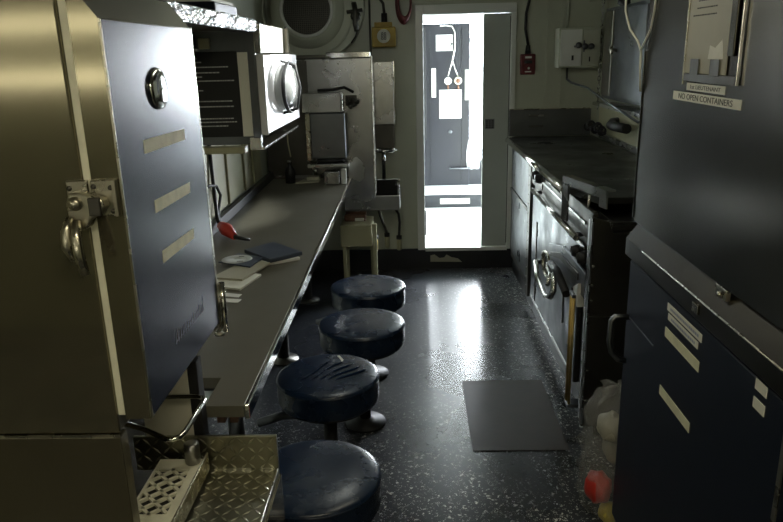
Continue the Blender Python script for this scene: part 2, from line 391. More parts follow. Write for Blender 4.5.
# ------------------------------------------------------------------ left refrigerator (side towards the camera, doors to the aisle)
fr = thing('refrigerator', (-.70, 1.27, 0), 'tall stainless refrigerator at the left edge, grey-blue upper door with three tape strips', 'refrigerator')
b = MB(); b.box(-.905, -.497, 1.047, 1.49, .885, 1.96, .004)
b.build('body', 'steel_body', fr)
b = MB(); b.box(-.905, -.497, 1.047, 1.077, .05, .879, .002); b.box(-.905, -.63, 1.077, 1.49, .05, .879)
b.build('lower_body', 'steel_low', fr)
g = MB(); g.box(-.4965, -.484, 1.050, 1.485, .918, 1.60, .002); g.build('gasket', 'gasket', fr)
d = MB()
d.prism([(-.4835, .912), (-.4405, .912), (-.4405, 1.549), (-.478, 1.598), (-.4835, 1.598)], 'Y', 1.049, 1.487)
dr = d.build('door', 'steel_body', fr)
d = MB(); d.box(-.4402, -.4375, 1.052, 1.484, .916, 1.5475, .001)
skin = d.build('door_face', 'navy_steel', dr)
for y0, y1 in ((1.047, 1.0518), (1.4842, 1.489)): MB().box(-.4405, -.4368, y0, y1, .914, 1.549, .0008).build('edge_strip', 'chrome_dull', dr)
# header bevel above the door
MB().prism([(-.496, 1.60), (-.478, 1.60), (-.60, 1.76), (-.62, 1.76)], 'Y', 1.049, 1.487).build('header', 'steel_right', fr)
# emblem
em = MB().lathe([(.036, 0), (.036, .003), (.031, .006), (.018, .008), (0, .009)], (-.4375, 1.253, 1.441), 'X', 32, sx=1.15, sy=1.0)
emb = em.build('emblem', 'chrome', dr)
MB().box(-.432, -.4275, 1.247, 1.272, 1.418, 1.441, .001).build('emblem_plate', 'steel', emb)
for (y0, y1, zc) in ((1.155, 1.371, 1.351), (1.172, 1.370, 1.247), (1.180, 1.363, 1.155)):
    MB().prism([(y0, zc - .010), (y1, zc - .012), (y1 + .004, zc + .008), (y0 + .002, zc + .012)], 'X', -.4373, -.4366).build('tape_strip', 'tape', dr)
s = MB()
random.seed(3)
for i in range(13):
    y = 1.195 + i * .0145; h = .012 + .010 * random.random() + (.012 if i in (0, 12) else 0)
    s.prism([(y, .985), (y + .0028, .985), (y + .010, .985 + h), (y + .0075, .985 + h)], 'X', -.4373, -.4368)
    s.prism([(y + .002, .983), (y + .009, .988), (y + .009, .990), (y + .002, .986)], 'X', -.4373, -.4368)
s.build('faded_lettering', 'emboss', dr)
# latch: plate on the side, strike on the door edge, drop handle
la = MB().box(-.52, -.487, 1.040, 1.0465, 1.262, 1.318, .002).build('latch', 'chrome_dull', fr)
MB().box(-.4825, -.446, 1.040, 1.0485, 1.262, 1.318, .002).box(-.449, -.443, 1.036, 1.0485, 1.262, 1.318, .001).build('strike_plate', 'chrome_dull', la)
MB().prism([(-.508, 1.302), (-.492, 1.303), (-.474, 1.298), (-.458, 1.292), (-.455, 1.280), (-.462, 1.270), (-.478, 1.262), (-.486, 1.248), (-.500, 1.245), (-.512, 1.262), (-.514, 1.285)], 'Y', 1.018, 1.040, .003).build('latch_body', 'chrome_dull', la)
MB().lathe([(.0105, 0), (.0105, -.005), (.007, -.009), (0, -.010)], (-.4985, 1.018, 1.287), 'Y', 20).build('pivot_button', 'chrome_dull', la)
MB().tube([(-.508, 1.014, 1.266), (-.5125, 1.006, 1.250), (-.512, 1.000, 1.225), (-.506, 1.004, 1.203)], [.006, .008, .0085, .005], 8)\
    .build('handle_half', 'chrome_dull', la)
MB().tube([(-.497, 1.012, 1.262), (-.496, 1.000, 1.24), (-.494, .996, 1.215), (-.490, .998, 1.182)], [.006, .009, .0085, .007], 8).build('handle', 'chrome_dull', la)
MB().box(-.478, -.460, 1.012, 1.020, 1.268, 1.296, .002).build('roller_tongue', 'steel_dark', la)
for (x, z) in ((-.515, 1.306), (-.452, 1.306), (-.452, 1.270), (-.478, 1.308)):
    MB().lathe([(.0042, 0), (.0035, -.002), (0, -.0025)], (x, 1.0398, z), 'Y', 10).build('screw', 'steel_dark', la)
MB().box(-.905, -.497, 1.0445, 1.0468, .879, .885).build('side_seam', 'chrome_dull', fr)
# hinge post at the far side
MB().box(-.447, -.440, 1.495, 1.506, .97, 1.30, .001).box(-.456, -.440, 1.497, 1.512, .885, 1.0, .002).build('hinge_post', 'chrome_dull', fr)
MB().tube([(-.433, 1.512, .882), (-.433, 1.512, 1.0)], .007, 12).build('hinge_barrel', 'chrome', fr)
MB().lathe([(.012, 0), (.012, .006), (.004, .009), (0, .009)], (-.447, 1.508, .874), 'Z', 12).build('hinge_screw', 'chrome_dull', fr)
MB().box(-.458, -.4475, 1.497, 1.517, .93, 1.02, .002).build('hinge_plate', 'tape', fr)

# stainless pull-out with bail, tray and diamond plate box beneath the refrigerator door
dp = thing('diamond_plate_box', (-.44, 1.2, 0), 'diamond plate step box with upstand at the bottom left, by the nearest stool', 'step box')
MB().box(-.552, -.300, 1.082, 1.360, 0, .618, .002).box(-.49, -.300, .90, 1.082, 0, .618, .002).build('plate_box', 'diamond', dp)
MB().box(-.615, -.300, 1.352, 1.360, .618, .700, .001).build('upstand', 'diamond_v', dp)
MB().box(-.3000, -.2965, .90, 1.36, .05, .60).build('side_panel', 'steel_body', dp)
MB().tube([(-.302, .91, .620), (-.302, 1.35, .620)], .0025, 6).build('edge_bead', 'chrome_dull', dp)
for a_, b_ in ((-.46, -.36), (-.34, -.31)): MB().box(a_, b_, 1.349, 1.353, .617, .622).build('weld', 'chrome', dp)
dt = thing('drip_tray', (-.51, 1.22, .619), 'triangular stainless tray with diamond shaped drain holes on the diamond plate box', 'tray')
MB().box(-.552, -.452, 1.10, 1.335, .619, .652, .002).build('tray_body', 'rubber', dt)
t = MB()
# perforated top: frame + lattice
fx0, fx1, fy0, fy1 = -.551, -.455, 1.105, 1.330
t.box(fx0, fx1, 1.290, fy1, .6535, .659); t.box(-.475, fx1, fy0, 1.29, .6535, .659); t.box(fx0, -.475, fy0, 1.14, .6535, .659); t.box(fx0, -.546, 1.14, 1.29, .6535, .659)
c = Vector((-.510, 1.215))
for k in range(-5, 6):
    for sg in (1, -1):
        off = k * .026
        L_ = math.sqrt(max(0, .078 ** 2 - off ** 2))
        if L_ < .01: continue
        d_ = Vector((math.cos(sg * math.pi / 4), math.sin(sg * math.pi / 4))); n_ = Vector((-d_.y, d_.x))
        p0 = c + n_ * off - d_ * L_; p1 = c + n_ * off + d_ * L_
        ts = [-L_ + 2 * L_ * i_ / 60 for i_ in range(61)]
        ts = [q_ for q_ in ts if -.547 < (c + n_ * off + d_ * q_).x < -.474 and 1.138 < (c + n_ * off + d_ * q_).y < 1.292]
        if len(ts) < 3: continue
        p0 = c + n_ * off + d_ * ts[0]; p1 = c + n_ * off + d_ * ts[-1]; q = n_ * .0034
        t.prism([tuple(p0 - q), tuple(p1 - q), tuple(p1 + q), tuple(p0 + q)], 'Z', .6535, .659)
t.build('grate', 'gasket', dt)
MB().box(-.4515, -.447, 1.10, 1.335, .630, .672, .001).build('rim', 'chrome_dull', dt)
MB().lathe([(.016, 0), (.016, .045), (.012, .047), (0, .047)], (-.475, 1.317, .660), 'Z', 20).build('roller', 'steel', dt)
ds = thing('stainless_dispenser', (-.54, 1.39, .62), 'bright stainless panel with black edge below the grey-blue door', 'dispenser')
MB().box(-.595, -.486, 1.375, 1.400, .62, .868, .002).build('front_panel', 'panel_bright', ds)
MB().box(-.486, -.464, 1.372, 1.408, .62, .868, .002).build('black_edge', 'rubber', ds)
MB().tube([(-.628, 1.347, .800), (-.46, 1.347, .800), (-.447, 1.340, .800), (-.440, 1.325, .800), (-.442, 1.20, .800), (-.446, 1.180, .800), (-.458, 1.172, .800), (-.47, 1.174, .80), (-.52, 1.208, .80), (-.56, 1.228, .800), (-.628, 1.25, .800)], .0055, 10).build('pull_handle', 'chrome', fr, 'bent steel bar handle')
MB().box(-.64, -.6302, 1.08, 1.48, .10, .86, .002).build('lower_door', 'rubber', fr)

# ------------------------------------------------------------------ mess table along the left wall
tb = thing('mess_table', (-.64, 2.9, 0), 'long grey mess table with steel edge along the left wall', 'table')
tt = MB().prism([(-.47, 1.415), (-.382, 1.415), (-.382, 4.44), (-.885, 4.44), (-.885, 1.56), (-.47, 1.56)], 'Z', .712, .740)
tt.build('tabletop', 'formica', tb)
MB().box(-.382, -.370, 1.415, 4.44, .706, .743, .003).build('edge_strip', 'chrome', tb)
for (y, dy) in ((1.62, 0), (2.32, 0), (3.3, 0), (4.2, 0)):
    MB().tube([(-.66, y, 0), (-.66, y, .712)], .03, 16).build('leg', 'steel_dark', tb)
    MB().tube([(-.88, y, .69), (-.42, y, .69)], .014, 8).build('bracket', 'steel_dark', tb)
    MB().lathe([(.075, 0), (.075, .008), (.035, .014), (.03, .02)], (-.66, y, 0), 'Z', 20).build('floor_flange', 'steel_dark', tb)
for x in (-.43, -.46): MB().box(x, x + .02, 1.46, 1.50, .672, .711, .002).build('rusty_stub', 'rust', tb)
MB().tube([(-.415, 1.475, .685), (-.52, 1.66, .36)], .013, 8).build('brace', 'steel_dull', tb)
MB().box(-.9, -.868, 1.56, 4.44, .741, .785, .003).build('splash_strip', 'rubber', None, 'black strip between the mess table and the left wall', 'strip')

# stools
def make_stool(loc, arm_rot, label):
    x, y = loc
    st = thing('round_stool', (x, y, 0), label, 'stool', 'round stools along the mess table')
    def wob(t, h): return .004 * math.sin(9 * t) * (1 if h < .455 else .3)
    prof = [(.0, .360), (.158, .360), (.168, .364), (.1715, .372), (.1725, .40), (.1715, .436), (.1735, .441), (.1735, .446), (.1715, .4505), (.166, .453), (.15, .4565), (.11, .459), (.06, .460), (0, .4605)]
    MB().lathe(prof, (x, y, 0), 'Z', 56).build('cushion', 'vinyl', st)
    MB().torus((x, y, .4435), .1728, .0026, 'Z', 56, 6).build('piping', 'vinyl', st)
    MB().lathe([(.152, .350), (.152, .3595), (0, .3595)], (x, y, 0), 'Z', 32).build('seat_pan', 'steel_dark', st)
    MB().tube([(x, y, .02), (x, y, .35)], .024, 16).build('post', 'rubber', st)
    MB().lathe([(.085, 0), (.085, .010), (.04, .018), (.03, .03), (.0, .03)], (x, y, 0), 'Z', 24).build('base', 'rubber', st)
    ca, sa = math.cos(arm_rot), math.sin(arm_rot)
    MB().tube([(x, y, .30), (x + .16 * ca, y + .16 * sa, .30), (x + .25 * ca, y + .25 * sa, .27)], .016, 10).build('swing_arm', 'steel_dull', st)
    return st
s1 = make_stool((-.205, 3.12), math.radians(180), 'farthest round navy stool, nearest the doorway')
specs = [((-.205, 2.65), 'second round navy stool from the doorway, smooth top'),
         ((-.290, 2.175), 'round navy stool with wrinkled torn top, third from the doorway'),
         ((-.262, 1.585), 'nearest round navy stool, partly behind the diamond plate box')]
for (x, y), lab in specs:
    r = s1.copy(); COL.objects.link(r); r.location = (x, y, 0); r['label'] = lab
    kids = {}
    for ch in list(s1.children):
        c = ch.copy(); COL.objects.link(c); c.parent = r; kids[ch.name.split('.')[0]] = c
    ORG[r] = Vector((x, y, 0))
    if 'wrinkled' in lab:
        for k in range(5):
            cx = x - .035 + k * .03
            pts = [(cx + .10 * t - .05 + .006 * math.sin(6 * t + k), y - .09 + .17 * t * (1 - .12 * k) + .03, .4605 + .0012 * math.sin(3.1 * t)) for t in [i / 7 for i in range(8)]]
            MB().tube(pts, [.0005] + [.0028] * 6 + [.0005], 6).build('wrinkle', 'vinyl', r)
        MB().prism([(x + .02, y + .135), (x + .028, y + .135), (x + .045, y + .10), (x + .04, y + .08), (x + .035, y + .10)], 'Z', .4575, .4605).build('tear', 'label', r, 'pale torn spot')
    if 'nearest round' in lab:
        for k in range(5):
            a = math.radians(-25 + k * 14)
            MB().tube([(x + .135 * math.cos(a), y + .135 * math.sin(a), .4575), (x + .163 * math.cos(a), y + .163 * math.sin(a), .4515)], .0022, 6).build('wrinkle', 'vinyl', r)

# ------------------------------------------------------------------ things on the table
MB().prism([(-.655, 2.645), (-.560, 2.760), (-.419, 2.60), (-.525, 2.500)], 'Z', .752, .768, .003).build('tablet_case', 'tablet', None, 'dark blue flat case lying on the mess table edge side', 'case')
MB().prism([(-.60, 2.60), (-.46, 2.64), (-.425, 2.575), (-.55, 2.50)], 'Z', .7405, .7515, .001).build('paper_pad', 'paper', None, 'white pad under the dark blue case on the table', 'pad')
cdc = MB().prism([(-.72, 2.50), (-.585, 2.43), (-.56, 2.55), (-.67, 2.62)], 'Z', .7565, .762, .001).build('disc_sleeve', 'tablet', None, 'square dark sleeve holding the disc on the paper stack', 'sleeve')
cd = MB()
cd.lathe([(.012, 0), (.056, 0), (.057, .0008), (.056, .0016), (.012, .0016), (.012, 0)], (-.655, 2.525, .7625), 'Z', 36)
cdo = cd.build('compact_disc', 'disc', None, 'pale round disc on the papers beside the dark blue case', 'disc')
MB().box(-.648, -.625, 2.49, 2.497, .7642, .7646).box(-.655, -.635, 2.555, 2.562, .7642, .7646).build('print', 'ink', cdo)
MB().prism([(-.70, 2.33), (-.585, 2.30), (-.525, 2.50), (-.62, 2.545)], 'Z', .7485, .756, .001).build('magazine', 'paper_tan', None, 'yellowish booklet beneath the disc, top of the paper stack', 'booklet')
MB().prism([(-.70, 2.27), (-.575, 2.22), (-.535, 2.38), (-.66, 2.44)], 'Z', .7405, .748, .001).build('booklet', 'label', None, 'pale booklet lowest in the paper stack, nearest the refrigerator', 'booklet')
for k, (a, c, lab) in enumerate((((-.64, 2.12), (-.555, 2.10), 'thin grey slip of paper beside the hinge post, nearest slip'), ((-.66, 2.18), (-.565, 2.15), 'thin grey slip of paper between the booklet and the nearest slip'))):
    MB().prism([(a[0], a[1]), (c[0], c[1]), (c[0] + .005, c[1] + .03), (a[0], a[1] + .03)], 'Z', .7405, .742).build('paper_slip', 'paper', None, lab, 'paper')
# red handled nozzle and black hose on wall
hs = thing('spray_gun', (-.80, 2.93, .741), 'red handled spray gun with black tip on the table by the left wall', 'spray gun')
MB().tube([(-.84, 3.02, .775), (-.80, 2.95, .775), (-.745, 2.87, .762)], [.020, .030, .014], 10).build('handle', 'red', hs)
MB().tube([(-.745, 2.87, .762), (-.70, 2.85, .757), (-.68, 2.86, .750)], [.011, .007, .006], 8).build('nozzle', 'rubber', hs)
MB().tube([(-.90, 3.16, 1.13), (-.893, 3.14, 1.0), (-.885, 3.12, .88), (-.86, 3.04, .80), (-.845, 3.025, .78)], .009, 8)\
    .tube([(-.905, 3.0, .93), (-.885, 3.05, .95), (-.885, 3.16, .93), (-.88, 3.20, .88), (-.88, 3.14, .81), (-.85, 3.03, .785)], .007, 8).build('hose', 'rubber', None, 'black hose hanging on the cream left wall above the spray gun', 'hose')
cp = thing('wall_panel', (-.91, 3.6, .79), 'yellowish cream corrugated panel on the left wall above the table', 'panel')
b = MB().box(-.918, -.905, 2.9, 4.25, .79, 1.19)
b.build('sheet', 'paint_cream', cp)
for y in (3.42, 3.78, 4.0): MB().box(-.905, -.893, y, y + .07, .79, 1.19, .005).build('batten', 'paint_cream', cp)

# ------------------------------------------------------------------ hanging cabinet with menu board
hc = thing('wall_cabinet', (-.73, 3.1, 1.19), 'stainless hanging cabinet over the table with bright white side door', 'cabinet')
MB().box(-.915, -.585, 2.76, 3.52, 1.200, 1.500, .003).build('body', 'steel_side', hc)
MB().box(-.915, -.572, 2.73, 2.758, 1.165, 1.620, .003).build('end_panel', 'steel_dull', hc)
MB().box(-.638, -.600, 2.722, 2.7295, 1.197, 1.508, .001).build('bright_trim', 'panel_bright', hc)
sidedoor = MB().box(-.583, -.5485, 2.762, 3.50, 1.200, 1.498, .003)
sidedoor.rot(math.radians(-1.0), 'Z', (-.56, 2.762, 0))
sd = sidedoor.build('side_door', 'panel_white', hc)
MB().box(-.590, -.574, 2.746, 2.757, 1.19, 1.505).build('hinge_strip', 'rubber', sd)
MB().box(-.572, -.545, 2.744, 2.757, 1.198, 1.500, .002).build('door_edge', 'white_plastic', sd)
MB().box(-.60, -.545, 2.66, 3.50, 1.152, 1.163, .002).box(-.6, -.56, 2.66, 2.68, 1.152, 1.197).build('bottom_rail', 'chrome', hc)
MB().box(-.915, -.63, 2.69, 2.75, 1.135, 1.160, .003).build('bottom_channel', 'paint_cream', hc)
MB().box(-.572, -.548, 2.722, 2.742, 1.502, 1.610, .002).build('hanger_post', 'chrome', hc)
MB().box(-.572, -.552, 3.40, 3.42, 1.50, 1.62, .002).build('hanger_post', 'chrome', hc)
MB().box(-.585, -.573, 2.76, 3.40, 1.505, 1.612).build('upper_skirt', 'steel_side', hc)
lt = thing('caged_lamp', (-.53, 3.15, 1.27), 'oval caged bulkhead lamp on the bright white cabinet door', 'lamp')
cy, cz, bx = 3.10, 1.362, -.566
MB().lathe([(.20, 0), (.20, .012), (.185, .018)], (bx, cy, cz), 'X', 40, sx=1.0, sy=.56).build('base_ring', 'steel', lt)
MB().lathe([(.175, .014), (.172, .05), (.14, .075), (.07, .086), (0, .088)], (bx, cy, cz), 'X', 40, sx=1.0, sy=.54).build('lens', 'lens', lt)
MB().lathe([(.0, .02), (.10, .022), (.12, .035), (.10, .05), (0, .055)], (bx, cy, cz), 'X', 24, sx=1.0, sy=.45).build('bulb', 'white_plastic', lt)
MB().torus((bx + .06, cy, cz), .185, .008, 'X', 40, 8, sx=1.0, sy=.56).build('guard_ring', 'rubber', lt)
gb = MB()
gb.tube([(bx + .01, cy, cz + .112), (bx + .085, cy, cz + .09), (bx + .10, cy, cz), (bx + .085, cy, cz - .09), (bx + .01, cy, cz - .112)], .006, 8)
gb.build('guard_bar', 'rubber', lt)
# menu board on the end panel
mb_ = thing('menu_board', (-.73, 2.72, 1.19), 'black menu board with lines of small white print beside the grey-blue door', 'sign')
MB().box(-.91, -.640, 2.718, 2.7295, 1.197, 1.512, .001).build('board', 'ink', mb_)
tx = MB(); random.seed(11)
for z, w, dbl in ((1.487, .05, 0), (1.473, .07, 0), (1.455, .17, 1), (1.435, .13, 1), (1.420, .06, 0), (1.405, .18, 1), (1.385, .05, 0), (1.370, .07, 0), (1.33, .175, 1), (1.31, .18, 1), (1.265, .165, 1), (1.252, .18, 1), (1.237, .15, 1)):
    x = -.845
    while x < -.845 + w:
        l = random.uniform(.004, .013); tx.box(x, min(x + l, -.655), 2.7165, 2.718, z, z + .0042); x += l + .0025
tx.build('small_print', 'white_ink', mb_)
# shelf with foil edge
sh = thing('overshelf', (-.73, 2.2, 1.57), 'high shelf behind the refrigerator with crumpled foil along its edge', 'shelf')
MB().box(-.915, -.565, 1.56, 2.728, 1.585, 1.612, .002).build('shelf_board', 'steel_side', sh)
fo = MB(); bmx = bmesh.new(); rows = []
random.seed(5)
for i in range(70):
    y = 1.70 + i * (1.02 / 69); row = []
    for j in range(9):
        z = 1.578 + j * .0056
        row.append(bmx.verts.new((-.556 + random.uniform(-.004, .004) - (.006 if j in (0, 8) else 0), y, z + random.uniform(-.001, .001))))
    rows.append(row)
for a, c in zip(rows, rows[1:]):
    for j in range(8): bmx.faces.new((a[j], c[j], c[j + 1], a[j + 1]))
fo._merge(bmx)
fo.prism([(-.566, 1.582), (-.560, 1.580), (-.560, 1.620), (-.566, 1.618)], 'Y', 1.70, 2.72)
fo.build('foil_wrap', 'foil', sh)
sb = thing('shelf_back', (-.75, 2.74, 1.51), 'small dark gadgets clipped above the menu board', 'gadget')
MB().box(-.86, -.79, 2.70, 2.728, 1.525, 1.575, .004).build('body', 'rubber', sb)
MB().box(-.775, -.735, 2.705, 2.728, 1.522, 1.56, .003).build('beige_cover', 'paint_cream', sb)
MB().lathe([(.012, 0), (.012, -.02), (0, -.022)], (-.825, 2.70, 1.55), 'Y', 12).build('knob', 'chrome', sb)
bd = thing('ring_binder', (-.66, 2.55, 1.613), 'dark navy binder lying on the high foil-edged shelf', 'binder')
MB().box(-.84, -.60, 2.32, 2.62, 1.613, 1.66, .004).build('cover', 'navy_dark', bd)
MB().box(-.835, -.61, 2.325, 2.615, 1.6605, 1.672, .002).build('pages', 'paper', bd)

# ------------------------------------------------------------------ coffee station at the far end of the table
ub = thing('beverage_station', (-.5, 4.3, .74), 'tall stainless backsplash cabinet at the far end of the mess table', 'cabinet')
MB().box(-.90, -.228, 4.452, 4.60, .60, 1.468, .003).build('body', 'steel', ub)
MB().box(-.228, -.222, 4.43, 4.60, .62, 1.48, .001).build('edge_flange', 'chrome_dull', ub)
MB().box(-.50, -.23, 4.43, 4.60, 1.470, 1.505, .004).build('top_cap', 'chrome', ub)
MB().box(-.90, -.50, 4.44, 4.60, 1.47, 1.492, .003).build('top_ledge', 'steel_dark', ub)
MB().box(-.90, -.62, 4.445, 4.4515, .76, 1.46).build('recess_panel', 'steel_dark', ub)
td = thing('towel_dispenser', (-.52, 4.36, 1.15), 'small stainless box with black knob cluster on the beverage station', 'dispenser')
MB().box(-.640, -.405, 4.28, 4.442, 1.160, 1.275, .004).build('case', 'steel', td)
MB().box(-.403, -.395, 4.282, 4.44, 1.165, 1.27, .001).build('end_cap', 'chrome', td)
kb = MB()
random.seed(2)
for k in range(9):
    a = random.uniform(0, 6.28); rr = random.uniform(.008, .04)
    kb.lathe([(.013, 0), (.015, -.012), (.010, -.02), (0, -.022)], (-.353 + rr * math.cos(a), 4.44 - .01 * (k % 3), 1.22 + rr * math.sin(a)), 'Y', 10)
kb.box(-.39, -.32, 4.435, 4.451, 1.185, 1.25, .004)
kb.build('valve_cluster', 'steel_dark', td)
MB().tube([(-.55, 4.36, 1.285), (-.46, 4.36, 1.288), (-.39, 4.38, 1.30), (-.34, 4.42, 1.27)], .009, 8).build('pipe', 'rubber', td)
ud = thing('coffee_urn', (-.49, 4.36, .76), 'square stainless urn with round black outlet below the towel box', 'urn')
MB().box(-.595, -.385, 4.27, 4.442, .885, 1.155, .006).build('tank', 'steel_dull', ud)
MB().box(-.625, -.597, 4.28, 4.442, .87, 1.155, .003).build('side_rail', 'chrome_dull', ud)
MB().lathe([(.085, 0), (.09, .012), (.085, .022), (.07, .024)], (-.485, 4.33, .860), 'Z', 32, sy=.7).build('outlet_ring', 'rubber', ud)
MB().box(-.62, -.37, 4.24, 4.43, .835, .857, .004).build('drip_shelf', 'steel', ud)
for x in (-.405, -.595): MB().tube([(x, 4.41, .741), (x, 4.41, .835)], .012, 10).build('foot', 'chrome', ud)
nb = thing('napkin_holder', (-.42, 4.28, .741), 'small steel napkin holder on the table below the urn', 'holder')
MB().box(-.52, -.43, 4.20, 4.30, .741, .815, .003).build('case', 'steel', nb)
MB().box(-.415, -.385, 4.20, 4.235, .741, .83, .003).build('white_dispenser', 'white_plastic', nb)
mg = thing('condiment_bottle', (-.73, 4.28, .741), 'short dark bottle on the far table end before the steel panel', 'bottle')
MB().lathe([(.03, 0), (.032, .07), (.025, .09), (.012, .105), (.012, .12), (0, .12)], (-.735, 4.28, .741), 'Z', 16).build('body', 'rubber', mg)
MB().lathe([(.014, .12), (.014, .138), (0, .14)], (-.735, 4.28, .741), 'Z', 12).build('cap', 'steel', mg)
MB().tube([(-.745, 4.33, 1.06), (-.74, 4.30, .98), (-.725, 4.28, .90)], .004, 6).build('cord', 'paint_cream', None, 'thin pale cord hanging in front of the dark steel panel', 'cord')
MB().prism([(-.70, 4.23), (-.56, 4.28), (-.55, 4.38), (-.66, 4.40)], 'Z', .741, .748, .001).box(-.64, -.56, 4.30, 4.38, .748, .77, .004).build('napkin_stack', 'paper_tan', None, 'loose napkins on the far table end left of the holder', 'napkins')

# wall box, sink, faucet right of the station
wb = thing('hand_towel_box', (-.17, 4.75, 1.03), 'bright stainless box on the far wall left of the doorway', 'dispenser')
MB().box(-.235, -.098, 4.68, YF - .001, 1.045, 1.440, .003).build('case', 'steel', wb)
MB().box(-.096, -.090, 4.69, YF - .001, 1.04, 1.445, .001).build('side_strip', 'chrome', wb)
MB().box(-.232, -.101, 4.73, YF - .001, .885, 1.043, .002).build('lower_case', 'steel_dark', wb)
fc = thing('faucet', (-.17, 4.70, .82), 'chrome faucet with cross handles above the small sink', 'faucet')
MB().tube([(-.17, YF - .009, .845), (-.17, 4.70, .85), (-.17, 4.64, .845), (-.17, 4.62, .815)], .011, 10).build('spout', 'chrome', fc)
MB().tube([(-.235, 4.74, .862), (-.105, 4.74, .862)], .012, 10).build('mixer_bar', 'chrome', fc)
for x in (-.225, -.115):
    MB().tube([(x, 4.70, .868), (x, 4.70, .885)], .018, 10).tube([(x - .03, 4.69, .875), (x + .03, 4.69, .875)], .006, 6).build('cross_handle', 'chrome', fc)
MB().tube([(-.18, 4.82, .86), (-.18, 4.82, .66)], .012, 8).build('supply_pipe', 'steel_dull', fc)
sk = thing('hand_sink', (-.25, 4.7, .49), 'small stainless hand sink with blue-grey front below the faucet', 'sink')
bk = MB()
bk.box(-.44, -.07, 4.60, 4.612, .495, .585, .002); bk.box(-.44, -.07, 4.82, 4.835, .495, .66, .002)
bk.box(-.085, -.07, 4.612, 4.82, .495, .655, .002); bk.box(-.44, -.425, 4.612, 4.82, .495, .60, .002); bk.box(-.44, -.07, 4.612, 4.82, .485, .50)
bk.build('basin', 'steel', sk)
MB().box(-.425, -.085, 4.615, 4.818, .501, .506).box(-.25, -.086, 4.80, 4.819, .506, .655).box(-.10, -.086, 4.625, 4.80, .506, .65).build('basin_floor', 'rubber', sk)
MB().box(-.44, -.25, 4.604, 4.80, .585, .612, .003).build('drainboard', 'steel_dull', sk)
# things under the sink
tk = thing('storage_tank', (-.35, 4.58, 0), 'cream painted tank under the small sink', 'tank')
MB().box(-.46, -.255, 4.44, 4.72, .283, .425, .004).build('tank_body', 'paint_cream', tk)
for x, y in ((-.45, 4.46), (-.45, 4.68), (-.28, 4.68)): MB().box(x, x + .02, y, y + .02, 0, .283).build('leg', 'paint_cream', tk)
MB().box(-.25, -.222, 4.40, 4.43, 0, .44, .003).build('upright_post', 'paint_cream', None, 'cream post standing before the tank under the sink', 'post')
rv = thing('red_pump', (-.38, 4.6, .425), 'dark red pump on top of the cream tank', 'pump')
MB().box(-.44, -.30, 4.55, 4.68, .426, .470, .006).tube([(-.43, 4.60, .455), (-.30, 4.60, .455)], .028, 14).build('pump_body', 'rust', rv)
MB().box(-.37, -.31, 4.545, 4.551, .428, .450, .004).build('pump_label', 'label', rv)
for k, (x, y, z0) in enumerate(((-.233, 4.449, .3), (-.17, 4.822, .22), (-.085, 4.822, .20))):
    lab = ('amber canister fixed to the back of the cream post under the sink', 'small clear canister on the far wall under the sink', 'small clear canister nearest the doorway, with bent black tube')[k]
    cn = thing('filter_canister', (x, y, z0 - .05), lab, 'canister', 'canisters on pipes under the sink')
    MB().lathe([(.0, -.05), (.014, -.05), (.017, -.04), (.017, .03), (.012, .04), (0, .042)], (x, y, z0), 'Z', 14).build('glass', 'brass' if k == 0 else 'paint_cream', cn)
    MB().lathe([(.019, .03), (.019, .055), (0, .056)], (x, y, z0), 'Z', 12).build('cap', 'rubber', cn)
MB().tube([(-.085, 4.822, .256), (-.078, 4.79, .36), (-.085, 4.79, .42), (-.105, 4.80, .45), (-.135, 4.82, .455)], .009, 8).build('drain_tube', 'rubber', None, 'black bent tube rising from the canister by the doorway', 'tube')
MB().tube([(-.17, 4.822, .277), (-.19, 4.74, .36), (-.21, 4.72, .43), (-.22, 4.70, .484)], .01, 8).build('drain_pipe', 'steel_dark', None, 'dark drain pipes under the small sink', 'pipe')
MB().lathe([(0, 0), (.05, 0), (.055, .06), (.05, .12), (.02, .14), (0, .14)], (-.35, 4.30, 0), 'Z', 20).build('floor_pot', 'rubber', None, 'black pot on the floor in the dark below the sink', 'pot')

# ------------------------------------------------------------------ far wall: blower, yellow box, red coil
fb = thing('ventilation_blower', (-.60, 4.75, 1.49), 'large cream painted round blower with mesh inlet above the steel station', 'blower')
def scroll(r0, r1, a0, a1, n, cx, cz):
    return [(cx + (r0 + (r1 - r0) * i / n) * math.cos(a0 + (a1 - a0) * i / n), cz + (r0 + (r1 - r0) * i / n) * math.sin(a0 + (a1 - a0) * i / n)) for i in range(n + 1)]
cx, cz = -.63, 1.765
outer = scroll(.27, .38, math.radians(-150), math.radians(40), 30, cx, cz)
outer = [(x, min(z, 2.0)) for x, z in outer] + [(-.33, 2.0), (-.86, 2.0)]
MB().prism(outer, 'Y', 4.70, YF - .009, .006).build('housing', 'paint', fb)
MB().lathe([(.235, 0), (.225, -.02), (.205, -.03), (.19, -.045), (.165, -.055), (.16, -.05), (.155, -.02)], (cx, 4.70, 1.765), 'Y', 48, caps=False).build('inlet_cone', 'paint', fb)
MB().torus((cx, 4.645, 1.765), .158, .010, 'Y', 48, 8).build('inlet_ring', 'white_paint', fb)
me_ = MB()
R_ = .150
for k in range(-12, 13):
    o_ = k * .0125; L_ = math.sqrt(max(0, R_ ** 2 - o_ ** 2))
    if L_ < .02: continue
    me_.box(cx - L_, cx + L_, 4.654, 4.656, 1.765 + o_ - .0018, 1.765 + o_ + .0018); me_.box(cx + o_ - .0018, cx + o_ + .0018, 4.652, 4.654, 1.765 - L_, 1.765 + L_)
me_.build('mesh_screen', 'steel_dark', fb)
MB().lathe([(.15, 0), (0, 0)], (cx, 4.672, 1.765), 'Y', 32).build('dark_inlet', 'ink', fb)
MB().torus((cx, 4.694, 1.765), .285, .007, 'Y', 48, 6).build('raised_bead', 'paint', fb)
vl = thing('cable_clamp', (-.30, 4.66, 1.62), 'dark knobbly valve mounted on the cream blower housing', 'valve')
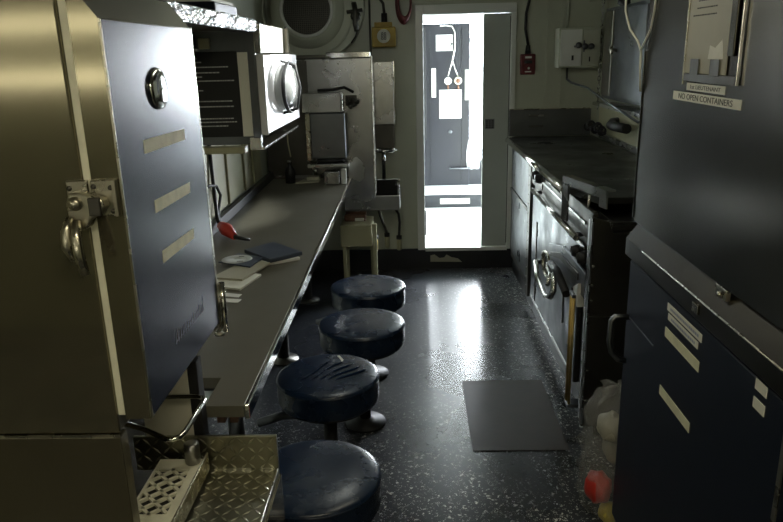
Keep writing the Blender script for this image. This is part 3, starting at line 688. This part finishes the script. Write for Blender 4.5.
MB().tube([(-.335, 4.690, 1.80), (-.325, 4.672, 1.75), (-.33, 4.672, 1.68), (-.32, 4.672, 1.63)], .017, 10).tube([(-.38, 4.67, 1.745), (-.28, 4.67, 1.755)], .012, 8)\
    .lathe([(.03, 0), (.033, -.02), (.02, -.03), (0, -.03)], (-.325, 4.69, 1.72), 'Y', 12).build('valve_body', 'steel_dark', vl)
MB().tube([(-.32, 4.672, 1.63), (-.33, 4.68, 1.60), (-.36, 4.69, 1.56)], .005, 6).build('wire', 'rubber', vl)
yb = thing('alarm_box', (-.15, 4.8, 1.53), 'yellow box with round white label left above the doorway', 'alarm box')
MB().box(-.232, -.078, 4.765, YF - .009, 1.530, 1.655, .006).box(-.215, -.10, 4.79, YF - .009, 1.655, 1.685, .004).build('case', 'yellow', yb)
MB().lathe([(.043, 0), (.043, -.002), (0, -.002)], (-.155, 4.7648, 1.598), 'Y', 28).build('round_label', 'label', yb)
MB().text('88', .036, (-.155, 4.7615, 1.608), (1, 0, 0), (0, 0, 1)).text('88', .036, (-.155, 4.7615, 1.586), (1, 0, 0), (0, 0, 1)).build('print', 'ink', yb)
MB().tube([(-.15, 4.81, 1.685), (-.15, 4.81, 1.74)], .02, 10).build('cable_gland', 'rubber', yb)
MB().tube([(-.15, 4.81, 1.74), (-.155, 4.82, 1.80), (-.20, 4.83, 1.86), (-.22, 4.83, 2.015)], .009, 8).tube([(-.245, 4.83, 2.015), (-.245, 4.83, 1.50), (-.238, 4.83, 1.45)], .007, 8).build('conduit', 'steel_dark', None, 'dark cables running down to the yellow alarm box', 'cable')
rc = MB()
for k in range(5): rc.torus((-.025 + .002 * k, 4.815 - .012 * k, 1.80), .058 - .002 * k, .009, 'Y', 28, 8, sx=.8, sy=2.0)
rc.build('hose_coil', 'red_dark', None, 'dark red cable coil hanging left above the doorway', 'coil')
MB().tube([(-.02, YF - .002, 1.89), (-.02, 4.75, 1.895), (-.02, 4.745, 1.92)], .007, 8).build('coil_hook', 'steel_dark', None, 'hook carrying the dark red coil on the far wall', 'hook')

# ------------------------------------------------------------------ far wall right: pull station, electrical box
ps = thing('fire_alarm', (.785, 4.82, 1.335), 'small red pull box right of the doorway', 'alarm')
MB().box(.737, .833, 4.81, YF - .001, 1.335, 1.465, .006).build('case', 'red_dark', ps)
MB().box(.76, .81, 4.80, 4.8095, 1.405, 1.425, .002).build('lever', 'ink', ps)
MB().lathe([(.008, 0), (.006, -.01), (0, -.011)], (.79, 4.8095, 1.375), 'Y', 12).build('button', 'label', ps)
MB().box(.765, .806, 4.803, 4.8095, 1.438, 1.450).box(.765, .806, 4.803, 4.8095, 1.35, 1.357).build('print', 'label', ps)
MB().tube([(.785, 4.83, 1.465), (.785, 4.83, 1.52)], [.02, .014], 10).tube([(.785, 4.83, 1.52), (.765, 4.83, 1.62), (.768, 4.83, 1.72), (.79, 4.83, 1.82), (.79, 4.83, 2.015)], .009, 8).build('conduit', 'rubber', None, 'black cable running up from the red pull box', 'cable')
eb = thing('electrical_box', (1.06, 4.75, 1.37), 'pale two-door electrical box high on the far wall', 'electrical box')
MB().box(.958, 1.222, 4.70, YF - .009, 1.375, 1.617, .004).build('case', 'paint', eb)
MB().box(.968, 1.102, 4.692, 4.6995, 1.385, 1.607, .003).build('door', 'white_paint', eb)
MB().box(1.108, 1.216, 4.692, 4.6995, 1.385, 1.607, .003).build('door', 'paint', eb)
kn = MB()
for x in (1.075, 1.115, 1.155):
    kn.lathe([(.010, 0), (.010, -.02), (.019, -.024), (.019, -.036), (0, -.038)], (x, 4.6915, 1.505 + .01 * math.sin(x * 90)), 'Y', 14)
kn.box(1.05, 1.17, 4.676, 4.684, 1.498, 1.510, .001).box(1.108, 1.118, 4.676, 4.684, 1.47, 1.54, .001)
kn.build('latch_knobs', 'steel_dull', eb)
MB().box(1.04, 1.052, 4.686, 4.6915, 1.42, 1.45).box(1.15, 1.157, 4.686, 4.6915, 1.41, 1.44).build('keyhole', 'ink', eb)
MB().tube([(1.035, 4.83, 1.82), (1.035, 4.83, 1.62)], .008, 8).build('conduit', 'paint', None, 'thin painted conduit above the electrical box', 'conduit')
MB().tube([(1.04, 4.80, 1.373), (1.04, 4.80, 1.30), (1.06, 4.76, 1.28), (1.14, 4.64, 1.25), (1.145, 4.2, 1.19), (1.145, 3.6, 1.13)], .007, 8).build('bent_pipe', 'steel_dull', None, 'thin pipe bending from the electrical box to the right wall', 'pipe')
ch = MB()
for k in range(26):
    z = 1.12 + k * .026
    ch.torus((1.235, 4.74, z), .009, .0028, 'Y' if k % 2 else 'X', 14, 6, sx=1 if k % 2 else .8, sy=1.6)
ch.build('hanging_chain', 'steel', None, 'steel chain hanging beside the electrical box', 'chain')

# far backsplash and right wall cabinets
bs = thing('backsplash', (.95, 4.82, .93), 'stainless backsplash behind the far end of the griddle counter', 'backsplash')
MB().box(.672, 1.215, 4.815, 4.835, .932, 1.108, .002).build('sheet', 'steel_dull', bs)
MB().box(.672, 1.215, 4.80, 4.837, 1.108, 1.114, .001).build('top_lip', 'chrome_dull', bs)
MB().box(.80, .90, 4.806, 4.8145, 1.062, 1.074, .002).box(.80, .90, 4.806, 4.8145, .992, 1.002, .002).build('slot_pull', 'steel', bs)
rc_ = thing('steel_locker', (1.25, 4.35, 1.2), 'dark steel wall cabinet with round knob above the griddle', 'cabinet')
MB().box(1.22, 1.298, 3.75, 4.60, 1.19, 1.72, .003).build('body', 'steel_dull', rc_)
MB().box(1.206, 1.219, 3.78, 4.36, 1.21, 1.70, .003).build('door', 'steel_dull', rc_)
MB().lathe([(.010, 0), (.010, -.02), (.024, -.024), (.024, -.036), (.01, -.040), (0, -.040)], (1.206, 4.28, 1.475), 'X', 18).build('knob', 'chrome_dull', rc_)
MB().box(1.208, 1.2195, 4.40, 4.58, 1.21, 1.70, .003).build('side_door', 'steel_side', rc_)
MB().box(1.17, 1.298, 3.4, 4.62, 1.145, 1.165, .002).build('lower_shelf', 'steel', rc_)
pv = thing('pipe_valve', (1.25, 4.3, .93), 'dark pipe and spring valves on the right wall behind the griddle', 'valve')
MB().tube([(1.258, 4.35, 1.06), (1.225, 4.33, 1.06), (1.20, 4.28, 1.05), (1.195, 4.20, 1.05), (1.195, 3.95, 1.06)], .028, 12).build('elbow', 'rubber', pv)
sp_ = MB()
for k in range(11): sp_.torus((1.17 + .012 * (k % 3), 4.70 - k * .030, 1.0 + .014 * (k % 2)), .024, .005, 'Y', 14, 6)
sp_.tube([(1.19, 4.74, .99), (1.19, 4.36, .99)], .009, 8)
sp_.build('coil_spring', 'rubber', pv)
MB().tube([(1.14, 4.62, 1.03), (1.20, 4.62, 1.01)], .010, 8).build('handle', 'steel_dark', pv)
MB().box(1.262, 1.30, 3.2, 4.8, .96, 1.12, .002).build('back_panel', 'paint_cream', None, 'cream panel on the right wall behind the dark valves', 'panel')
MB().box(1.236, 1.25, 2.55, 4.80, .932, .962, .003).build('rear_rail', 'steel', None, 'steel rail along the back of the griddle counter', 'rail')
# range hood
hd = thing('range_hood', (1.2, 3.8, 1.75), 'dark stainless hood edge above the griddle at the top', 'hood')
MB().prism([(1.05, 1.752), (1.298, 1.752), (1.298, 2.0), (1.10, 2.0)], 'Y', 2.4, 4.30).build('shell', 'steel_dark', hd)
MB().box(1.043, 1.062, 2.4, 4.31, 1.742, 1.765, .003).build('edge_lip', 'chrome', hd)
for y in (4.1, 3.5): MB().lathe([(.03, 0), (.035, -.03), (.02, -.04), (0, -.04)], (1.18, y, 1.75), 'Z', 16).build('grease_cup', 'rubber', hd)

# ------------------------------------------------------------------ counter, griddle and range on the right
gc = thing('griddle_counter', (.95, 3.9, 0), 'dark griddle counter with bright steel front edge on the right', 'counter')
MB().prism([(.662, 4.80), (.662, 2.96), (.735, 2.72), (1.23, 2.72), (1.23, 4.80)], 'Z', .905, .930, .002).build('griddle_top', 'griddle', gc)
MB().tube([(.655, 4.74, .918), (.650, 2.95, .918)], .019, 14).build('front_nose', 'chrome', gc)
MB().tube([(.665, 3.60, .888), (.662, 3.05, .888)], .008, 10).build('under_rod', 'chrome', gc)
MB().box(.70, 1.23, 3.98, 4.80, .10, .904, .002).build('far_cabinet', 'steel_dark', gc)
MB().box(.690, .6995, 4.09, 4.77, .60, .895, .003).build('panel', 'steel_dull', gc)
MB().box(.690, .6995, 4.09, 4.77, .16, .575, .003).build('panel', 'steel_dull', gc)
MB().box(.684, .6995, 4.09, 4.77, .578, .597, .002).build('mid_rail', 'steel_dark', gc)
MB().box(.684, .700, 3.985, 4.07, .08, .895, .002).build('post', 'steel_dark', gc)
bz = MB()
for k in range(14): bz.lathe([(.005, 0), (.004, -.003), (0, -.0035)], (.6838, 4.03, .14 + k * .055), 'X', 8)
bz.build('rivets', 'steel', gc)
MB().box(.715, 1.2, 3.98, 4.80, 0, .10).build('plinth', 'black_paint', gc)

rg = thing('range_oven', (.95, 3.2, 0), 'black and steel galley range with oven door on the right', 'oven')
MB().box(.705, 1.23, 2.53, 3.97, .08, .840, .003).build('body', 'steel_dark', rg)
MB().prism([(.655, .06), (1.23, .06), (1.23, .842), (.735, .842), (.72, .885), (.655, .905)], 'Y', 2.50, 2.527, .002).build('side_panel', 'steel_dark', rg)
for z in (.72, .645, .585, .30, .17): MB().lathe([(.006, 0), (.005, -.003), (0, -.004)], (.668, 2.4995, z), 'Y', 10).build('bolt', 'chrome', rg)
MB().box(.655, .661, 2.494, 2.4985, .07, .90).box(.655, .99, 2.4965, 2.4995, .520, .523).build('side_seam', 'steel', rg)
MB().box(.715, 1.23, 2.53, 3.97, .0, .08).build('plinth', 'black_paint', rg)
MB().box(.735, 1.23, 2.53, 2.715, .842, .862, .003).build('low_shelf', 'griddle', rg)
MB().box(.733, .738, 2.53, 2.715, .842, .880, .001).box(.738, .90, 2.528, 2.533, .862, .878, .001).build('shelf_lip', 'steel', rg)
MB().box(.685, .704, 2.60, 3.95, .775, .895, .003).build('control_panel', 'steel_dark', rg)
MB().tube([(.66, 3.78, .765), (.66, 2.74, .765)], .013, 12).build('guard_rail', 'chrome', rg)
for y in (3.70, 2.80): MB().tube([(.70, y, .765), (.66, y, .765)], .009, 8).build('rail_bracket', 'steel_dull', rg)
MB().box(.672, .6845, 2.66, 3.72, .735, .752, .002).build('lower_trim', 'steel', rg)
MB().box(.679, .6845, 2.70, 3.82, .83, .84).box(.679, .6845, 3.62, 3.64, .79, .885).box(.679, .6845, 3.84, 3.86, .79, .885).build('panel_lines', 'steel', rg)
for k, y in enumerate((2.68, 2.78, 3.66, 3.76)):
    kbn = MB().lathe([(.026, 0), (.026, -.012), (.02, -.03), (0, -.031)], (.684, y, .70 if k < 2 else .845), 'X', 18).build('knob', 'rubber', rg)
    MB().box(.648, .654, y - .004, y + .004, (.70 if k < 2 else .845) - .003, (.70 if k < 2 else .845) + .02).build('pointer', 'chrome', kbn)
od_ = MB().box(.680, .704, 2.76, 3.86, .12, .725, .005).build('oven_door', 'steel_dull', rg)
MB().prism([(3.32, .59), (3.02, .655), (2.60, .66), (2.60, .555), (3.00, .535), (3.40, .50)], 'X', .668, .6795, .003).build('vent_cover', 'steel_dull', od_)
MB().prism([(3.25, .565), (3.04, .62), (2.70, .63), (2.70, .60), (3.04, .59), (3.25, .545)], 'X', .662, .6675, .002).build('vent_rib', 'steel_dark', od_)
hnd = MB().tube([(.675, 3.50, .44), (.635, 3.47, .45), (.625, 3.36, .40), (.628, 3.16, .375), (.635, 3.07, .40), (.64, 3.03, .445), (.65, 3.09, .50), (.675, 3.12, .52)], .013, 10).build('door_handle', 'chrome', od_)
MB().torus((.67, 3.36, .47), .075, .010, 'X', 28, 8, sx=1.35, sy=.8).build('latch_ring', 'chrome_dull', od_)
MB().box(.655, .679, 3.16, 3.30, .44, .50, .004).tube([(.66, 3.22, .47), (.64, 3.18, .42)], .010, 8).build('latch_block', 'chrome', od_)
MB().tube([(.64, 3.12, .545), (.635, 2.96, .56), (.640, 2.78, .515)], .018, 8).build('latch_lever', 'rubber', od_)
MB().box(.6755, .6795, 3.00, 3.01, .30, .44).box(.6755, .6795, 3.70, 3.72, .14, .60).box(.6755, .6795, 2.84, 2.85, .14, .52).build('door_creases', 'steel_dark', od_)
MB().box(.672, .6795, 2.80, 3.80, .140, .155, .002).build('door_trim', 'steel', od_)
MB().tube([(.650, 2.72, .53), (.650, 2.72, .06)], .0095, 12).tube([(.650, 2.685, .53), (.650, 2.685, .06)], .006, 10).build('reflection_rod', 'brass', rg, 'brownish gold reflection modelled as an upright rod')  # golden reflection on the range front, built as solid rods
for z in (.045, .532): MB().box(.640, .704, 2.675, 2.735, z, z + .015, .003).build('rod_bracket', 'steel_dull', rg)
MB().prism([(2.66, .50), (2.74, .56), (2.66, .60)], 'X', .655, .70, .002).build('white_corner', 'white_plastic', rg)
MB().box(.655, .672, 2.5275, 2.545, .06, .89, .001).build('front_post', 'steel', rg)
# inverted-U steel hook on the counter corner
uf = thing('towel_bracket', (.69, 2.85, .77), 'inverted U shaped flat steel bracket at the near corner of the griddle', 'bracket')
A = (.640, 2.93); B = (.728, 2.585)
dirv = Vector((B[0] - A[0], B[1] - A[1])).normalized(); nrm = Vector((-dirv.y, dirv.x)) * .004
def strip(t0, t1, z0, z1, mb):
    p = Vector(A) + dirv * t0; q = Vector(A) + dirv * t1
    mb.prism([tuple(p - nrm), tuple(q - nrm), tuple(q + nrm), tuple(p + nrm)], 'Z', z0, z1)
ln = (Vector(B) - Vector(A)).length
u_ = MB(); strip(0, .05, .80, .985, u_); u_.build('long_leg', 'steel', uf)
u_ = MB()
p = Vector(A); q = Vector(B)
w_ = Vector((.035, .012))
u_.prism([tuple(p), tuple(q), tuple(q + w_), tuple(p + w_)], 'Z', .977, .985); strip(.05, ln, .950, .985, u_); u_.build('top_plate', 'steel', uf)
u_ = MB(); strip(ln - .05, ln, .915, .985, u_); u_.build('short_leg', 'steel', uf)
MB().tube([(.702, 2.735, .96), (.700, 2.735, .90), (.700, 2.73, .80)], .006, 8).build('rod', 'chrome', uf)

# ------------------------------------------------------------------ right refrigerator
rf = thing('refrigerator', (.95, 1.4, 0), 'dark stainless refrigerator filling the right side, sign and papers on its upper door', 'refrigerator')
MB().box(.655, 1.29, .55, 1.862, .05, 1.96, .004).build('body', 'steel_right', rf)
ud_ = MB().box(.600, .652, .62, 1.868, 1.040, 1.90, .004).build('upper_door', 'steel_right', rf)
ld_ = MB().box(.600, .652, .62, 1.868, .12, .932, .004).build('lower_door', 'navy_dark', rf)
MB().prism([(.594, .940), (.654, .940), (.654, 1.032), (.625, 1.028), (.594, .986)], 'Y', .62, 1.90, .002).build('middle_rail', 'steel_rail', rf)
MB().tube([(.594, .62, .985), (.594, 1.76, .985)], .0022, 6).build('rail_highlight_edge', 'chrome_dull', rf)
MB().box(.606, .616, 1.30, 1.352, 1.012, 1.036, .002).lathe([(.006, 0), (.006, -.006), (0, -.007)], (.604, 1.318, 1.022), 'X', 10).build('strike', 'chrome_dull', rf)
MB().box(.588, .594, 1.38, 1.41, .955, .975, .001).build('rail_clip', 'chrome_dull', rf)
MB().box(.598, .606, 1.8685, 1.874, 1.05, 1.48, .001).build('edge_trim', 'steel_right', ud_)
# bright Y of thin tubes imitating reflections along the bent door edge
MB().tube([(.597, 1.880, 1.38), (.594, 1.885, 1.44), (.593, 1.885, 1.48), (.588, 1.90, 1.505), (.575, 1.93, 1.535), (.565, 1.945, 1.58), (.562, 1.95, 1.75)], .003, 8).build('edge_glint', 'panel_bright', ud_)
MB().tube([(.592, 1.885, 1.482), (.595, 1.865, 1.505), (.597, 1.835, 1.53), (.597, 1.815, 1.58), (.597, 1.81, 1.75)], .0026, 8).build('corner_glint', 'panel_bright', ud_)
# document holder
dh = thing('document_holder', (.59, 1.46, 1.40), 'steel frame holding papers on the upper door of the dark right refrigerator', 'document holder')
MB().box(.5945, .5985, 1.335, 1.592, 1.418, 1.434, .001).build('bottom_tray', 'steel_dark', dh)
MB().box(.5935, .5985, 1.588, 1.594, 1.410, 1.75, .001).build('side_rail', 'chrome_dull', dh)
MB().box(.592, .5985, 1.328, 1.333, 1.418, 1.75, .001).build('side_rail', 'chrome', dh)
MB().box(.592, .5985, 1.352, 1.378, 1.47, 1.75, .002).build('inner_rail', 'steel_right', dh)
for y in (1.43, 1.53): MB().box(.5925, .594, y - .022, y + .022, 1.432, 1.464, .001).build('clip', 'steel_dark', dh)
pst = MB().box(.596, .598, 1.385, 1.586, 1.435, 1.75).build('paper_sheet', 'paper_tan', None, 'tan sheet standing in the document holder, printed at its top', 'paper')
prn = MB(); random.seed(8)
for k in range(5):
    y = 1.45
    while y < 1.56 - .01 * (k % 3):
        l = random.uniform(.004, .012); prn.box(.5955, .596, y, y + l, 1.548 + k * .014, 1.5505 + k * .014); y += l + .003
prn.build('typed_lines', 'ink', pst)
MB().prism([(1.40, 1.464), (1.47, 1.464), (1.465, 1.49), (1.44, 1.485), (1.41, 1.50)], 'X', .5950, .5958).build('torn_slip', 'label', None, 'pale torn slip at the bottom of the document holder', 'paper slip')
# signs
n1 = MB().box(.5985, .5998, 1.312, 1.650, 1.3755, 1.394).build('label_strip', 'label', None, 'long pale label reading NO OPEN CONTAINERS on the dark right refrigerator', 'label')
MB().text('NO OPEN CONTAINERS', .0165, (.5982, 1.481, 1.3845), (0, -1, 0), (0, 0, 1), .0002, .27).build('lettering', 'ink', n1)
n2 = MB().box(.5985, .5998, 1.385, 1.575, 1.399, 1.4145).build('label_strip', 'label', None, 'shorter pale label just above the NO OPEN CONTAINERS label', 'label')
MB().text('1st LIEUTENANT', .0115, (.5982, 1.480, 1.4065), (0, -1, 0), (0, 0, 1), .0002, .15).build('lettering', 'ink', n2)
# lower door labels
def lowlab(nm, y0, y1, z, h, m, lab, cat='label', txt=False, skew=0):
    o = MB().prism([(y0, z - h / 2), (y1, z - h / 2 + skew), (y1, z + h / 2 + skew), (y0, z + h / 2)], 'X', .5985, .5998).build(nm, m, None, lab, cat)
    if txt:
        t = MB(); y = y0 + .015
        while y < y1 - .02:
            l = random.uniform(.003, .010); t.box(.5980, .5985, y, y + l, z - .003, z + .003); y += l + .003
        t.build('small_print', 'emboss', o)
lowlab('label_strip', 1.370, 1.569, .906, .018, 'label', 'topmost pale printed strip on the dark navy lower right door', txt=True)
lowlab('label_strip', 1.385, 1.560, .884, .016, 'label', 'second pale printed strip on the navy door, just below the topmost', txt=True)
lowlab('tape_strip', 1.37, 1.570, .842, .024, 'tape', 'wide yellowish tape strip below the two printed strips on the navy door', 'tape')
lowlab('tape_strip', 1.385, 1.572, .690, .024, 'tape', 'lowest yellowish tape strip with torn end on the navy door', 'tape')
lowlab('label_strip', 1.097, 1.137, .921, .020, 'label', 'upper of two short white stickers near the right of the navy door', 'sticker')
lowlab('label_strip', 1.097, 1.137, .886, .020, 'label', 'lower of two short white stickers near the right of the navy door', 'sticker')
MB().tube([(.600, 1.845, .772), (.565, 1.850, .772), (.555, 1.850, .76), (.553, 1.850, .70), (.560, 1.850, .665), (.578, 1.848, .645), (.600, 1.845, .640)], .0085, 10).build('door_handle', 'steel_dull', ld_)
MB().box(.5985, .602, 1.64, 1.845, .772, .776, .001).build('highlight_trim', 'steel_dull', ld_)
MB().box(.597, .602, 1.018, 1.030, .14, .93, .001).build('edge_strip', 'chrome_dull', ld_)
MB().box(.66, 1.28, .56, 1.86, 0, .05).build('plinth', 'black_paint', rf)

# ------------------------------------------------------------------ trash bag between the refrigerator and the range
tg = thing('trash_bag', (.64, 2.05, 0), 'clear plastic trash bag with red and yellow packaging by the range', 'trash bag')
bmx = bmesh.new(); random.seed(21)
prof = [(.0, .0), (.075, .0), (.098, .025), (.105, .06), (.103, .10), (.106, .14), (.098, .18), (.09, .215), (.097, .25), (.085, .285), (.088, .32), (.092, .35), (.075, .38), (.070, .405), (.05, .425), (.055, .445), (.035, .46), (0, .455)]
rings = []
for r, h in prof:
    ring = []
    for k in range(28):
        t_ = 2 * math.pi * k / 28
        rr = r * (1 + .12 * math.sin(3 * t_ + h * 19) + .10 * math.sin(8 * t_ + h * 43) + random.uniform(-.10, .10)) - (.05 * (h > .4) * (1 + math.sin(5 * t_)) * .4)
        ring.append(bmx.verts.new((.650 + rr * math.cos(t_), 2.06 + rr * math.sin(t_) * 1.25, h)))
    rings.append(ring)
for a, c in zip(rings, rings[1:]):
    for k in range(28): bmx.faces.new((a[k], a[(k + 1) % 28], c[(k + 1) % 28], c[k])).smooth = True
bmesh.ops.remove_doubles(bmx, verts=bmx.verts, dist=1e-5)
bmesh.ops.recalc_face_normals(bmx, faces=bmx.faces)
b = MB(); b._merge(bmx); b.build('bag_film', 'bag', tg)
def blob(cx, cy, cz, rx, ry, rz, seed):
    random.seed(seed); q = bmesh.new(); bmesh.ops.create_icosphere(q, subdivisions=3, radius=1)
    for v in q.verts:
        k = 1 + .12 * math.sin(v.co.x * 7 + seed) * math.cos(v.co.y * 6) + random.uniform(-.03, .03)
        v.co = Vector((cx + v.co.x * rx * k, cy + v.co.y * ry * k, cz + v.co.z * rz * k))
    for f in q.faces: f.smooth = True
    m_ = MB(); m_._merge(q); return m_
blob(.592, 2.0, .125, .042, .055, .05, 1).build('red_carton', 'red', None, 'red package inside the clear trash bag', 'package')
blob(.625, 1.975, .045, .032, .04, .032, 2).build('yellow_wrapper', 'yellow2', None, 'yellow wrapper at the bottom of the clear trash bag', 'wrapper')
blob(.630, 2.02, .33, .045, .06, .045, 3).build('crumpled_paper', 'paper_tan', None, 'crumpled tan paper near the top inside the trash bag', 'paper')
blob(.665, 2.06, .225, .045, .06, .05, 4).build('crumpled_napkin', 'paper_tan', None, 'crumpled pale napkin in the middle of the trash bag', 'napkin')

# rubber mat
MB().prism([(.228, 3.03), (.60, 3.03), (.60, 2.42), (.225, 2.42)], 'Z', .0005, .0035, .001).build('floor_mat', 'mat_brown', None, 'flat brown rubber mat on the floor before the range', 'mat')

# ------------------------------------------------------------------ room lamps and added lights (above and behind the view)
def tube_lamp(x, y, z, L_, axis, energy, col, label):
    t = thing('ceiling_light', (x, y, z), label, 'light')
    hx, hy = (L_ / 2, .06) if axis == 'X' else (.06, L_ / 2)
    MB().box(x - hx, x + hx, y - hy, y + hy, z + .02, ZC - .001, .003).build('housing', 'white_paint', t)
    a = (x - hx + .03, y, z) if axis == 'X' else (x, y - hy + .03, z); b_ = (x + hx - .03, y, z) if axis == 'X' else (x, y + hy - .03, z)
    MB().tube([a, b_], .013, 12).build('lamp_tube', 'tube_glow', t)
    ld = bpy.data.lights.new('tube', 'AREA'); ld.shape = 'RECTANGLE'; ld.energy = energy; ld.color = col
    ld.size = L_ if axis == 'X' else .1; ld.size_y = .1 if axis == 'X' else L_
    lo = bpy.data.objects.new('lamp_light', ld); COL.objects.link(lo); lo.parent = t; lo.location = (0, 0, -.025)
tube_lamp(.12, .25, 1.93, .8, 'X', 6.5, (1, .90, .62), 'fluorescent ceiling light above the near aisle, crosswise')
tube_lamp(.08, 1.95, 1.93, .8, 'Y', 1.6, (1, .95, .78), 'fluorescent ceiling light above the stools, lengthwise')
jl = thing('bulkhead_light', (-.21, 2.95, 1.77), 'small bulkhead light on the ceiling above the white cabinet door', 'light')
MB().lathe([(.09, 0), (.09, -.03), (.05, -.05), (.04, -.15), (.0, -.15)], (-.21, 2.95, ZC - .001), 'Z', 24).build('housing', 'white_paint', jl)
ld = bpy.data.lights.new('jar', 'POINT'); ld.energy = 4; ld.color = (.97, 1, .92); ld.shadow_soft_size = .05
lsp = bpy.data.lights.new('added_spot', 'SPOT'); lsp.energy = 70; lsp.spot_size = math.radians(48); lsp.spot_blend = .6; lsp.shadow_soft_size = .04; lsp.color = (.97, 1, .95)  # spot added inside the fixture to whiten the cabinet side door
lso = bpy.data.objects.new('added_spot_light', lsp); COL.objects.link(lso); lso.parent = jl; lso.location = (.06, 0, -.01)
lso.rotation_euler = (Vector((-.55, 3.14, 1.40)) - Vector((-.15, 2.95, 1.77))).to_track_quat('-Z', 'Y').to_euler()
lo = bpy.data.objects.new('lamp_light', ld); COL.objects.link(lo); lo.parent = jl; lo.location = (0, 0, .02)
for z, lab in ((1.41, 'lower warm tube light added behind the camera for a streak on the steel'), (1.68, 'upper warm tube light added behind the camera for a streak on the steel')):
    wt = thing('streak_light', (-1.4, YB, z), lab, 'light')  # unseen tubes added to draw bright streaks on the left refrigerator
    MB().box(-2.9, .2, YB, YB + .05, z - .04, z + .04, .003).build('housing', 'white_paint', wt)
    MB().tube([(-2.88, YB + .07, z), (.18, YB + .07, z)], .018, 12).build('lamp_tube', 'tube_glow', wt)

# daylight outside the vestibule
sun = bpy.data.lights.new('sun', 'SUN'); sun.energy = 36; sun.color = (.90, .95, 1); sun.angle = math.radians(46)
so = bpy.data.objects.new('sun', sun); COL.objects.link(so)
so.rotation_euler = Vector((-.36, -1, -.36)).to_track_quat('-Z', 'Y').to_euler()
w = bpy.data.worlds.new('sky'); S.world = w; w.use_nodes = True
wn = w.node_tree.nodes; bg = wn['Background']
bg.inputs[0].default_value = (.80, .90, 1, 1); bg.inputs[1].default_value = 14.0

# ------------------------------------------------------------------ camera
cd_ = bpy.data.cameras.new('cam'); co = bpy.data.objects.new('camera', cd_); COL.objects.link(co)
cd_.sensor_width = 36; cd_.lens = 32.3775; cd_.clip_start = .02
R = Matrix(((0.99945265, 0.01693335, 0.02841917), (0.0224651, 0.28319641, -0.95879879), (-0.02428389, 0.95891243, 0.28266099)))
co.matrix_world = Matrix.Translation((0, 0, 1.49)) @ R.to_4x4()
S.camera = co
S.cycles.sample_clamp_indirect = 4
S.view_settings.view_transform = 'Standard'; S.view_settings.look = 'None'
S.view_settings.gamma = 1; S.view_settings.use_curve_mapping = False
S.view_settings.exposure = -0.12
